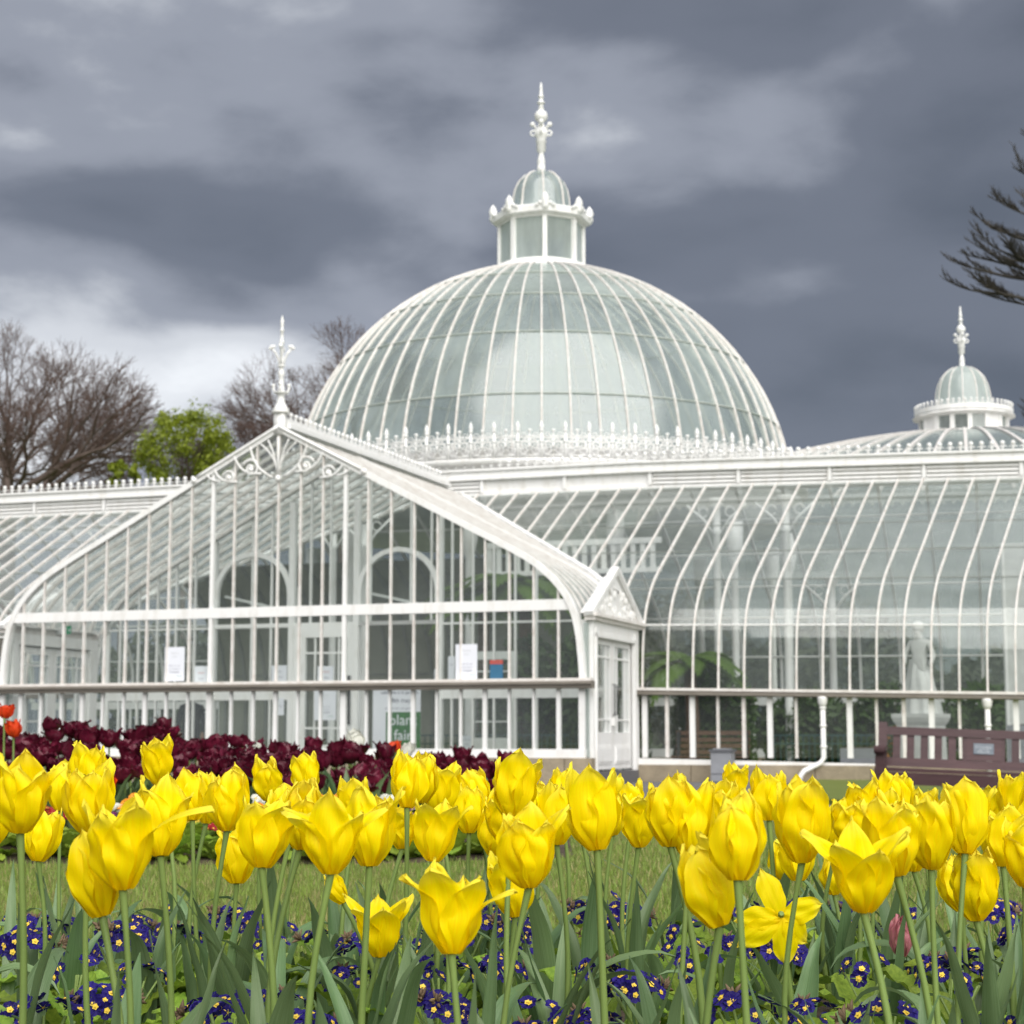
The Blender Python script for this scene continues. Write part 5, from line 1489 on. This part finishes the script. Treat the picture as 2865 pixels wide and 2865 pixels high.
TULIPS = [  # survey position of the flower foot (x, y), flower height, style, lean of the axis to the right, flare: (left, right)
 (38,1570,138,'cup',.05,(.10,.55)), (72,1625,98,'cup',.06,(0,.12)), (193,1728,140,'tall',-.20,(0,0)), (232,1678,156,'open',.02,(.05,.85)),
 (168,1572,132,'cup',-.05,(.35,.0)), (160,1505,92,'cup',.0,(.1,.1)), (300,1480,82,'cup',.0,(.15,.2)), (303,1615,128,'cup',-.02,(.0,.75)),
 (363,1548,92,'cup',-.05,(.0,.0)), (389,1553,84,'tall',.02,(0,.05)), (428,1567,110,'cup',.04,(.0,.1)), (446,1667,100,'cup',-.03,(.35,.12)),
 (494,1637,128,'open',.0,(.05,.5)), (505,1510,76,'cup',-.02,(.0,.0)), (546,1586,100,'cup',.0,(0,0)), (566,1601,122,'tall',.02,(0,0)),
 (624,1649,142,'open',-.03,(.75,.55)), (578,1500,72,'cup',.02,(.25,.1)), (668,1560,86,'cup',.0,(.1,.15)), (697,1634,132,'cup',.0,(.0,.25)),
 (768,1524,102,'cup',.0,(.05,.0)), (797,1514,90,'tall',.02,(0,0)), (827,1537,92,'cup',.03,(0,.2)), (759,1601,84,'cup',-.02,(.0,.65)),
 (816,1625,108,'open',.05,(.05,.35)), (716,1805,108,'open',.02,(.30,.4)), (852,1800,150,'open',.0,(.30,.62)), (972,1730,112,'cup',-.16,(.25,.0)),
 (998,1674,148,'cup',.0,(.1,.5)), (930,1614,86,'cup',.0,(0,0)), (905,1535,82,'cup',-.14,(.35,0)), (965,1545,116,'cup',.03,(.1,.3)),
 (947,1585,92,'cup',-.03,(.2,.1)), (1050,1593,108,'cup',.02,(.0,.25)), (1060,1530,74,'cup',.0,(.1,.1)), (1127,1604,140,'cup',-.05,(.0,.45)),
 (1099,1583,84,'tall',-.05,(0,0)), (1205,1597,96,'cup',-.02,(.2,.1)), (1190,1560,82,'cup',-.03,(.25,.1)), (1265,1596,120,'cup',-.08,(.05,.0)),
 (1300,1615,130,'cup',.03,(.5,.1)), (1358,1748,152,'tall',-.20,(0,0)), (1392,1661,158,'tall',-.05,(0,0)), (1385,1510,66,'cup',.02,(.0,.2)),
 (1451,1548,94,'cup',.03,(0,.0)), (1513,1626,138,'cup',.02,(.05,.05)), (1506,1662,92,'cup',-.08,(.65,.0)), (1476,1659,76,'tall',-.05,(0,0)),
 (1575,1612,84,'cup',.0,(.1,.1)), (1628,1560,86,'cup',.0,(.1,.0)), (1690,1545,86,'cup',.02,(.0,.35)), (1738,1560,72,'cup',.0,(.1,.2)),
 (1629,1720,148,'open',-.02,(.5,.5)), (1574,1688,72,'tall',-.05,(0,0)), (1692,1653,136,'cup',-.02,(.1,.3)), (1724,1644,86,'tall',.0,(0,0)),
 (1757,1638,132,'cup',.05,(.0,.0)), (1821,1611,126,'cup',.02,(.15,.0)), (1816,1718,104,'tall',-.26,(0,0)), (1842,1736,122,'cup',.05,(.05,.05)),
 (1893,1634,110,'cup',-.05,(.2,.0)), (1918,1560,98,'cup',-.02,(.05,.1)), (1935,1672,118,'cup',.0,(.2,.1)),
 (885,1572,84,'cup',.03,(.0,.1)), (1020,1560,84,'cup',-.02,(.15,.0)), 
 (1155,1575,84,'tall',.03,(0,0)), (1362,1575,92,'cup',.0,(.15,.0)), 
 (1600,1590,88,'cup',-.03,(.1,.0)), (1660,1590,92,'cup',.02,(.0,.1)), (1868,1585,92,'cup',.02,(.0,.2)),
 (115,1530,84,'cup',.02,(.0,.1)), 
 (1955,1590,110,'cup',.0,(.0,.1)), (-25,1600,130,'cup',.0,(.0,.2)),
]
ORD = ['first','second','third','fourth','fifth','sixth','seventh','eighth','ninth','tenth','eleventh','twelfth','thirteenth','fourteenth','fifteenth','sixteenth','seventeenth','eighteenth','nineteenth','twentieth','twenty-first','twenty-second','twenty-third','twenty-fourth','twenty-fifth','twenty-sixth']
GAPS = []
def tulip(i, sx, sy, hp, style, lean, fl, mats=('yellow','stem','tleaf'), name='yellow_tulip', depth=None, size=None, nleaf=None):
    rr = random.Random(100 + i)
    Hreal = {'cup':.078, 'open':.076, 'tall':.076}[style]*rr.uniform(.95,1.05)
    if size: Hreal = size
    S = 1.483
    d = Hreal*F_PX/(hp*S)
    d = max(1.62, min(3.45, d))
    if depth: d = depth
    Hreal = hp*S*d/F_PX*1.14
    foot = at(sx*S, sy*S, d)
    gx, gy = foot.x - lean*.12 + rr.uniform(-.025,.025), foot.y + rr.uniform(-.04,.04)
    gz = bed_z(gx, gy)
    root = empty(name, (gx, gy, gz))
    # stem
    n = 10; top = foot - Vector((gx, gy, gz)); bow = rr.uniform(-.028,.028)
    wid = rr.uniform(.82,1.08)
    pts = []
    for k in range(n+1):
        t = k/n
        pts.append((top.x*t**1.5 + bow*math.sin(math.pi*t), top.y*t, top.z*t))
    obj('stem', tube_uv('stem', pts, [(.0050 - .0018*k/n)*wid for k in range(n)] + [.0042], 7, M[mats[1]]), root)
    # flower: six petals about a tilted axis
    q = Matrix.Rotation(lean + rr.uniform(-.09,.09), 4, 'Y') @ Matrix.Rotation(rr.uniform(-.20,.20), 4, 'X')
    fm = Matrix.Translation(top) @ q
    a0 = rr.uniform(0, 1.05)
    H = Hreal
    if style == 'tall': Rb, rt, Wd, pt = .235*H, .12*H, .265*H, 1.7
    elif style == 'open': Rb, rt, Wd, pt = .26*H, .36*H, .275*H, 1.5
    else: Rb, rt, Wd, pt = .255*H, .205*H, .285*H, 1.75
    for k in range(6):
        az = a0 + k*math.pi/3 + rr.uniform(-.08,.08)
        inner = k % 2
        side = math.cos(az)
        f = 0.0
        if side > .62: f = fl[1]
        elif side < -.62: f = fl[0]
        elif rr.random() < .45: f = rr.uniform(.06,.30)
        if f > .3 and inner: f *= .5
        if f == 0 and style != 'tall' and rr.random() < .3: f = rr.uniform(.1,.45)
        f *= .62
        hh = H*rr.uniform(.80, 1.06)*(1.0 if not inner else .97)
        me = sheet('petal', petal_fn(az, hh, Rb*(1.0 if not inner else .90), rt*(1.0 if not inner else .86)*rr.uniform(.85,1.2), Wd*rr.uniform(.93,1.08), pt*rr.uniform(.85,1.25), f, rr, curl=.40*H, twist=rr.uniform(-.12,.12) + (.25*rr.uniform(-1,1) if f > .4 else 0), ruf=H/.075*rr.uniform(.3,1.0)), 14, 18, M[mats[0]])
        o_ = obj('petal', me, root); o_.matrix_local = fm
    # leaves
    for k in range(nleaf if nleaf is not None else rr.choice((2,2,3))):
        az = rr.uniform(0, 6.28)
        L = rr.uniform(.19,.32); 
        me = sheet('leaf', leaf_fn(L, rr.uniform(.009,.020), az, rr.uniform(.05,.30), rr.choice((.1,.2,.35,.6)) if rr.random() < .85 else 1.6, rr, rr.uniform(.3,.75), rr.uniform(-.5,.5)), 4, 16, M[mats[2]])
        o_ = obj('leaf', me, root); o_.location = (rr.uniform(-.01,.01), rr.uniform(-.01,.01), rr.uniform(-.02,.02))
    return root, foot
made = []
for i, t in enumerate(TULIPS):
    r_, ft = tulip(i, *t); made.append((t, r_))
def style_words(t):
    a, b = t[5]
    if a > .3 and b > .3: return 'flaring both ways'
    if b > .4: return 'flaring right'
    if a > .3: return 'flaring left'
    if t[3] == 'tall' and t[4] < -.12: return 'slim and closed, leaning left'
    if t[3] == 'tall': return 'slim and closed'
    if t[3] == 'open': return 'open wide at the top'
    return 'cupped'
bands = [('lowest', 1690, 9999), ('middle', 1600, 1690), ('highest', 0, 1600)]
for nm, lo, hi in bands:
    sel = sorted([q for q in made if lo <= q[0][1] < hi], key=lambda q: q[0][0])
    h = (len(sel)+1)//2
    for j, (t, r_) in enumerate(sel):
        w = '%s from the left' % ORD[j] if j < h else '%s from the right' % ORD[len(sel)-1-j]
        if w.startswith('first'): w = 'leftmost' if j < h else 'rightmost'
        tag(r_, 'yellow tulip %s, %s of the %s blooms' % (style_words(t), w, nm), 'tulip', 'yellow tulips in the front bed')
# a tulip fallen wide open, its petals spread flat
S = 1.483
def open_tulip():
    d = 2.45; rr = random.Random(5); c = at(1471*S, 1728*S, d)
    gx, gy = c.x + .03, c.y + .05; gz = bed_z(gx, gy)
    root = empty('yellow_tulip', (gx, gy, gz)); top = c - Vector((gx,gy,gz))
    obj('stem', tube_uv('stem', [(top.x*t**1.3, top.y*t, top.z*t) for t in [i/8 for i in range(9)]], [.0045]*9, 7, M['stem']), root)
    for k, (ang, L) in enumerate(((1.95,.068),(3.25,.062),(3.75,.072),(4.85,.066),(.28,.060),(5.5,.05))):
        f0 = petal_fn(0, L, .012, .010, .017, 2.0, 0, rr, curl=.05, ruf=1.0)
        def fn(u, v, f0=f0, ang=ang):
            p_ = f0(u, v); l = p_[2]; x = p_[1]; y = -.008 - p_[0]*.6 + .012*v*v
            return (math.cos(ang)*l - math.sin(ang)*x, y, math.sin(ang)*l + math.cos(ang)*x)
        o_ = obj('petal', sheet('petal', fn, 10, 14, M['yellow']), root); o_.location = top
    b = MB(); b.lathe([(.004,0),(.005,.012),(.003,.018)], (0,0,0), 7); o_ = b.build('pistil', M['stem'], root); o_.location = top; o_.rotation_euler = (1.3,0,0)
    for k in range(2):
        obj('leaf', sheet('leaf', leaf_fn(.24, .02, 1.0+2.6*k, .2, .4, rr, .5), 4, 16, M['tleaf']), root)
    tag(root, 'yellow tulip blown wide open with its petals spread like a star', 'tulip', 'yellow tulips in the front bed')
open_tulip()
r_, _ = tulip(300, 1699, 1803, 66, 'tall', .05, (0,0), ('pinkpetal','stem','tleaf'), 'pink_tulip', 2.75)
tag(r_, 'single small pink tulip low among the leaves at the right', 'tulip')
r_, _ = tulip(301, 648, 1702, 54, 'tall', -.5, (0,0), ('yellow','stem','tleaf'), 'yellow_tulip', 2.6)
tag(r_, 'small yellow tulip drooping behind a big flared bloom, left of centre', 'tulip', 'yellow tulips in the front bed')
# extra leafy plants without a visible bloom, filling the bed
CLUMP = []
for i in range(46):
    rr = random.Random(900+i); y = rr.uniform(1.9, 3.6); x = rr.uniform(-.30, .30)*y*1.02
    root = empty('tulip_plant', (x, y, bed_z(x, y)))
    for k in range(rr.choice((2,3,4))):
        az = rr.uniform(0, 6.28)
        me = sheet('leaf', leaf_fn(rr.uniform(.18,.32), rr.uniform(.010,.020), az, rr.uniform(.05,.4), rr.choice((.15,.3,.5,.8,1.3,1.8)), rr, rr.uniform(.25,.7), rr.uniform(-.6,.6)), 4, 16, M['tleaf'])
        obj('leaf', me, root)
    CLUMP.append(root)

# ---------------------------------------------------------------- blue primroses under the tulips
def primrose_leaf_fn(L, Wd, rr):
    ph = rr.uniform(0, 6.28); up = rr.uniform(.3, 1.0); dr = rr.uniform(.8, 1.7)
    def fn(u, v):
        w = Wd*(.22 + .78*math.sin(min(1, v/.7)*math.pi/2)**1.4) if v < .7 else Wd*max(0, 1 - ((v-.7)/.3)**2.2)**.6
        w = max(w, .0006)*(1 + .06*math.sin(v*40+ph)*abs(u))
        a = up - dr*v
        r = L*(math.sin(up) - math.sin(up - dr*v))/dr if abs(dr) > .05 else L*v
        r = L*v*math.cos(up - dr*v*.5); z = L*v*math.sin(up - dr*v*.5)
        x = u*w
        z += .0028*math.sin(v*26 + ph + abs(u)*3)*(.3+abs(u)) + .0022*math.sin(u*11+ph)*v + .35*w*abs(u)**1.5 - .002*math.exp(-(u/.12)**2)
        return (r, x, z)
    return fn
rr = random.Random(77)
leaf_meshes = [sheet('primrose_leaf', primrose_leaf_fn(rr.uniform(.075,.115), rr.uniform(.020,.028), rr), 8, 14, M['pleaf']) for _ in range(8)]
def prim_flower(m, me_name, R_=.0145, cup=.25, notch=.2, seed=1):
    rr = random.Random(seed); b = MB(); us = []
    for k in range(5):
        az = 2*math.pi*k/5 + rr.uniform(-.06,.06); nu, nv = 6, 4; tw = rr.uniform(-.25,.25)
        o_ = len(b.v)
        def P(a, c):
            u = 2*a-1; v = c
            r = .0018 + (R_-.0018)*v*(1 - notch*math.exp(-(u/.28)**2)*v*v - .12*u*u)
            ang = az + u*.60*(.75 + .35*v)
            z = cup*R_*v*v*.6 + .0010*math.sin(u*5+k)*v + tw*u*r*.3
            return (r*math.cos(ang), r*math.sin(ang), z)
        b.grid(P, nu, nv)
    me = b.mesh(me_name, m, True)
    uvl = me.uv_layers.new(name='UVMap'); d = []
    for pl in me.polygons:
        for vi in pl.vertices: q = vi % 35; d += [(q % 7)/6, (q//7)/4]
    uvl.data.foreach_set('uv', d); return me
pf_me = [prim_flower(M['bluepetal'], 'primrose_flower', .0125*q, .25, .22, 20+i) for i, q in enumerate((1, .92, 1.06, .85))]
def eye_mesh():
    b = MB(); n = 10; vs = [(0,0,.0012)]
    for k in range(n):
        r = .0043 if k % 2 == 0 else .0031; a = 2*math.pi*k/n; vs.append((r*math.cos(a), r*math.sin(a), .0016))
    b.add(vs, [(0, 1+k, 1+(k+1) % n) for k in range(n)])
    b.lathe([(.0016,.001),(.0014,.003),(.0002,.0032)], (0,0,0), 6)
    me = b.mesh('flower_eye', M['eye']); uv = me.uv_layers.new(name='UVMap'); return me
eye_me = eye_mesh()
def wither_mesh():
    b = MB(); rr = random.Random(3)
    for i in range(9):
        a = rr.uniform(0, 6.28); e = rr.uniform(.3, 1.3); L = rr.uniform(.010,.020)
        p0 = Vector((0,0,0)); p1 = Vector((math.cos(a)*math.cos(e), math.sin(a)*math.cos(e), math.sin(e)))*L
        b.tube([p0, p1*.6 + Vector((0,0,.002)), p1], [.0012,.0026,.0006], 4)
    me = b.mesh('withered_head', M['wither'], True); me.uv_layers.new(name='UVMap'); return me
wither_me = wither_mesh()
def make_primrose(seed, nf, nl):
    rr = random.Random(seed); root = empty('primrose', (0,0,0))
    for k in range(nl):
        o_ = obj('leaf', rr.choice(leaf_meshes), root); o_.rotation_euler = (rr.uniform(-.15,.15), rr.uniform(-.3,.15), 2*math.pi*k/nl*1.618 + rr.uniform(-.3,.3)); s_ = rr.uniform(.8,1.2); o_.scale = (s_,)*3; o_.location = (0,0,.005+.004*k)
    hub = Vector((rr.uniform(-.015,.015), rr.uniform(-.015,.015), rr.uniform(.10,.135)))
    for k in range(nf):
        a = rr.uniform(0, 6.28); e = math.acos(1 - rr.random()*.95)
        dr = Vector((math.cos(a)*math.sin(e), math.sin(a)*math.sin(e), math.cos(e)))
        p = hub + Vector((dr.x*.040, dr.y*.040, dr.z*.026))
        if k % 9 == 8: o_ = obj('withered_head', wither_me, root)
        else:
            o_ = obj('flower', rr.choice(pf_me), root); obj('eye', eye_me, o_); o_.scale = (rr.uniform(.8,1.12),)*3
        o_.location = p
        dr2 = (dr + Vector((rr.uniform(-.4,.4), -.45 + rr.uniform(-.35,.35), .12 + rr.uniform(-.3,.3)))).normalized(); o_.rotation_euler = dr2.to_track_quat('Z', 'Y').to_euler(); 
        if k < 5:
            pass
    b = MB()
    for k in range(5):
        a = rr.uniform(0,6.28); b.tube([(0,0,.01), (hub.x*.6, hub.y*.6, hub.z*.6), (hub.x+.03*math.cos(a), hub.y+.03*math.sin(a), hub.z+.005)], .0018, 4)
    obj('flower_stalks', b.mesh('flower_stalks', M['stem'], True), root)
    return root
protos = [make_primrose(40+i, n, l) for i, (n, l) in enumerate(((22,11),(15,12),(25,10),(7,14),(13,12)))]
spots = []
rr = random.Random(8)
tries = 0
while len(spots) < 96 and tries < 4000:
    tries += 1
    y = rr.uniform(2.05, 3.75); x = rr.uniform(-.31, .31)*y
    if all((x-a)**2 + (y-b)**2 > (.088)**2 for a, b in spots): spots.append((x, y))
spots.sort(key=lambda q: q[1]); PRIM = []
for i, (x, y) in enumerate(spots):
    k = rr.choice((0,1,2,3,3,4,4))
    o_ = protos[i] if i < 5 else copy_tree(protos[k])
    o_.location = (x, y, bed_z(x, y) + .015); o_.rotation_euler = (0,0,rr.uniform(-.6,.6)); s_ = rr.uniform(.95,1.2); o_.scale = (s_,)*3
    PRIM.append(o_)
def row_labels(objs, text, cat, group, nrow, per=18):
    """label look-alikes by row (from the camera) and by place along it"""
    objs = sorted(objs, key=lambda o: o.location.y)
    nrow = max(1, -(-len(objs)//per)) if not nrow else nrow
    k = -(-len(objs)//nrow)
    for r in range(nrow):
        row = sorted(objs[r*k:(r+1)*k], key=lambda o: o.location.x/o.location.y)
        rn = 'only row' if nrow == 1 else ('nearest row' if r == 0 else ('farthest row' if r == nrow-1 else ORD[r] + ' row from the front'))
        h = (len(row)+1)//2
        for j, o in enumerate(row):
            w = ('%s from left' % ORD[j]) if j < h else ('%s from right' % ORD[len(row)-1-j])
            tag(o, '%s, %s in the %s' % (text, w, rn), cat, group)
row_labels(PRIM, 'blue primrose under the yellow tulips', 'primrose', 'blue primroses under the yellow tulips', 0)
row_labels(CLUMP, 'flowerless tulip leaf clump', 'tulip leaves', 'leafy tulip clumps in the front bed', 0)
# the bed itself
b = MB()
def BP(u, v):
    x = -2.6 + 5.2*u; y = .9 + 3.05*v
    e = min(1, min(u, 1-u)*14, min(v, 1-v)*8)
    return (x, y, (bed_z(x, y) + .01*noise.noise((x*9, y*9, 1)))*e + (lawn_z(x, y)-.03)*(1-e) + (.03 if e > .9 else 0))
b.grid(BP, 90, 50)
struct(b.build('flower_bed', M['soil'], smooth=True))
# ---------------------------------------------------------------- the maroon tulip bed beyond the lawn
BX0, BX1 = -3.6, .06
def far_front(x): return 6.35 + .12*math.sin(x*1.3) + .10*max(0, x+.9)**2
def far_bed_z(x, y):
    g = lawn_z(x, y); f = far_front(x)
    e = min(1.0, max(0, (y-f)/.55), max(0, (8.3-y)/.5)); e = e*e*(3-2*e)
    ex = sstep(.12, -.75, x)
    return g + (.025 + .035*ex)*e
b = MB()
def FB(u, v):
    x = -4.6 + (4.6+.22)*u; y0 = far_front(x) - .03; y1 = 8.35; y = y0 + (y1-y0)*v
    return (x, y, far_bed_z(x, y) + .012*noise.noise((x*8, y*8, 0)) + (.004 if .02 < v < .98 else -.02))
b.grid(FB, 90, 36)
struct(b.build('far_flower_bed', M['soil'], smooth=True))
def double_tulip_mesh(seed, m, Rr=.042, H=.060, n=13):
    rr = random.Random(seed); b = MB(); us = []
    nu, nv = 5, 6
    for k in range(n):
        ring = k % 3
        az = 2*math.pi*k/n*2.3 + rr.uniform(-.3,.3)
        sc = (1.0, .80, .58)[ring]
        f0 = petal_fn(az, H*rr.uniform(.82,1.08), Rr*sc*.92, Rr*sc*rr.uniform(.75,1.25), .028*rr.uniform(.8,1.15), 2.3, rr.choice((0,0,.15)), rr, curl=.030, ruf=1.2)
        b.grid(lambda a, c: f0(2*a-1, c), nu, nv)
    me = b.mesh('flower', m, True); uvl = me.uv_layers.new(name='UVMap'); d = []; q = (nu+1)*(nv+1)
    for pl in me.polygons:
        for vi in pl.vertices: w = vi % q; d += [(w % (nu+1))/nu, (w//(nu+1))/nv]
    uvl.data.foreach_set('uv', d); return me
mar = [double_tulip_mesh(i, M['maroon'], .041*q, .060*q2) for i, (q, q2) in enumerate(((1,1),(1.1,.95),(.9,1.1),(1.15,1.0),(.8,1.15),(1.05,1.1)))]
single = [double_tulip_mesh(50+i, m, .026, .062, 6) for i, m in enumerate((M['redpetal'], M['whitepetal'], M['redpetal'], M['whitepetal']))]
rr = random.Random(31)
leaf_far = [sheet('leaf', leaf_fn(rr.uniform(.20,.28), rr.uniform(.018,.03), 0, rr.uniform(.1,.4), rr.choice((.2,.4,.8)), rr, .5), 4, 10, M['tleaf']) for _ in range(5)]
stem_far = {}
def far_tulip(name, x, y, ztop, fm, label, cat, group, rr):
    zb = far_bed_z(x, y); root = empty(name, (x, y, zb)); hh = ztop - zb
    o_ = obj('flower', fm, root); o_.location = (rr.uniform(-.01,.01), rr.uniform(-.01,.01), hh); o_.rotation_euler = (rr.uniform(-.2,.25), rr.uniform(-.25,.25), rr.uniform(0,6.28)); s_ = rr.uniform(.92,1.3); o_.scale = (s_,)*3
    key = round(hh*20)/20
    if key not in stem_far: stem_far[key] = tube_uv('stem', [(0,0,0),(.004,0,key*.5),(0,0,key+.01)], [.005,.0045,.004], 6, M['stem'])
    o_ = obj('stem', stem_far[key], root); o_.scale = (1,1,hh/key)
    for k in range(2):
        o_ = obj('leaf', rr.choice(leaf_far), root); o_.rotation_euler = (0,0,rr.uniform(0,6.28))
    tag(root, label, cat, group); return root
# silhouette of the bloom tops along the bed: survey x (2865 scale) -> survey y
TOPS = [(-300,1995),(0,2000),(140,1995),(240,2015),(420,1995),(560,2035),(690,2030),(860,2045),(990,2050),(1060,2055),(1200,2078),(1320,2072),(1420,2066),(1500,2090)]
def top_y(px):
    for (a, b_), (c, d) in zip(TOPS[:-1], TOPS[1:]):
        if a <= px <= c: return b_ + (d-b_)*(px-a)/(c-a)
    return 2130
cnt = 0; pos = []; MARO = []; WHT = []; POLY = {}
tries = 0
while cnt < 205 and tries < 9000:
    tries += 1
    d = 6.75 + 1.35*rr.random()**.8; px = rr.uniform(-260, 1430)
    lim = 1430 - max(0, (7.6-d))*60
    if px > lim: continue
    x = at(px, 2100, d).x
    if any((x-a)**2 + ((d-b_)*.8)**2 < .062**2 for a, b_ in pos): continue
    ty = top_y(px) - 8 + rr.uniform(0, 34) + (8.1-d)*92 + max(0, px-1000)*.02
    p = at(px, ty + 55, d)
    p.z = max(p.z, far_bed_z(p.x, p.y) + .15)
    pos.append((x, d)); cnt += 1
    MARO.append(far_tulip('maroon_tulip', p.x, p.y, p.z, rr.choice(mar), 'dark maroon double tulip in the mass of the far bed', 'tulip', 'maroon tulips in the far bed', rr))
row_labels(MARO, 'maroon tulip in the far bed', 'tulip', 'maroon tulips in the far bed', 0, 22)
for (px, py, d, lab) in ((465,2045,8.0,'lone taller maroon bud rising above the far tulip bed'),):
    p = at(px, py, d); o_ = far_tulip('maroon_tulip', p.x, p.y, p.z, mar[4], lab, 'tulip', 'maroon tulips in the far bed', rr)
for (px, py, d, k, lab) in ((12,2010,6.9,0,'topmost red-orange tulip at the left edge'),(38,2062,6.8,2,'lower red-orange tulip at the left edge'),(1106,2105,7.9,0,'red-orange tulip among the maroon ones below the banner'),(300,2215,6.8,2,'red tulip low on the left in the far bed')):
    p = at(px, py, d); far_tulip('red_tulip', p.x, p.y, p.z, single[k], lab, 'tulip', 'red tulips in the far bed', rr)
for i in range(13):
    px = rr.choice((rr.uniform(880,1180), rr.uniform(880,1180), rr.uniform(150,1000))); d = rr.uniform(7.6, 8.25); py = top_y(px) + (rr.uniform(30,95) if px > 850 else rr.uniform(85,140)); p = at(px, py, d); p.z = max(p.z, far_bed_z(p.x,p.y)+.2)
    WHT.append(far_tulip('white_tulip', p.x, p.y, p.z, single[1 + 2*(i % 2)], 'white tulip behind the maroon tulips of the far bed', 'tulip', 'white tulips in the far bed', rr))
row_labels(WHT, 'white tulip behind the maroon tulips', 'tulip', 'white tulips in the far bed', 1, 30)
# bedding primroses along its front edge
def poly_plant(seed, m):
    rr = random.Random(seed); root = empty('bedding_primrose', (0,0,0))
    for k in range(9):
        o_ = obj('leaf', rr.choice(leaf_meshes), root); o_.rotation_euler = (rr.uniform(-.1,.1), rr.uniform(-.5,0), 2.4*k); s_ = rr.uniform(1.0,1.5); o_.scale = (s_,)*3
    fm = prim_flower(m, 'bedding_flower', .018, .3, .2, seed)
    for k in range(11):
        a = rr.uniform(0,6.28); r = .055*math.sqrt(rr.random()); o_ = obj('flower', fm, root); obj('eye', eye_me, o_)
        o_.location = (r*math.cos(a), r*math.sin(a), .12 + .03*rr.random() - r*.4); o_.rotation_euler = (rr.uniform(.2,1.1), rr.uniform(-.4,.4), rr.uniform(-.5,.5))
    return root
kinds = [('orange', M['polyO']), ('deep red', M['polyR']), ('white', M['whitepetal']), ('purple', M['polyP']), ('yellow', M['eye'])]
pp = {}
i = 0; x = -3.0; seq = [0,1,2,0,1,3,4,0,1,0,3,1,2,0,4,1]
while x < .05:
    for row in range(3):
        xx = x + rr.uniform(-.04,.04) + row*.05; y = far_front(xx) + .10 + row*.17 + rr.uniform(-.03,.03)
        if xx > .02: continue
        k = rr.choice(seq)
        if -2.05 < xx < -1.75 and row == 0: k = 2
        if k not in pp: pp[k] = poly_plant(60+k, kinds[k][1]); o_ = pp[k]
        else: o_ = copy_tree(pp[k])
        o_.location = (xx, y, far_bed_z(xx, y)); o_.rotation_euler = (0,0,rr.uniform(-.7,.7)); s_ = rr.uniform(.9,1.25); o_.scale = (s_,)*3
        POLY.setdefault(k, []).append(o_)
        i += 1
    x += .165
for k, v in POLY.items(): row_labels(v, '%s bedding primrose in the far bed' % kinds[k][0], 'primrose', '%s primroses along the far bed' % kinds[k][0], 1, 30)
# ---------------------------------------------------------------- short grass of the lawn between the two beds
rr = random.Random(2); b = MB()
for i in range(230000):
    y = 3.3 + 4.8*rr.random()**1.3
    if y > 7.0 and rr.random() < (y-7.0)/1.1: continue
    q = rr.uniform(-.75, .75); x = q*y
    if abs(q) > .33 and rr.random() < (abs(q)-.33)/.42: continue
    if y > far_front(x) - .03 and x < .2: continue
    z = lawn_z(x, y); h = rr.uniform(.012,.034); a = rr.uniform(0, 6.28); w = rr.uniform(.0010,.0024); dx, dy = math.cos(a)*w, math.sin(a)*w; lx, ly = rr.uniform(-.010,.010), rr.uniform(-.010,.010)
    b.cur = 1 if rr.random() < .27 else 0
    b.add([(x-dx,y-dy,z),(x+dx,y+dy,z),(x+lx,y+ly,z+h)], [(0,1,2)])
M['blade'] = paint('grass_blade', (.135,.215,.028), (.20,.275,.05), .6, 1.2); M['blade2'] = paint('dry_grass_blade', (.33,.295,.12), (.22,.205,.075), .7, 1.2)
stuff(b.build('grass', [M['blade'], M['blade2']]))
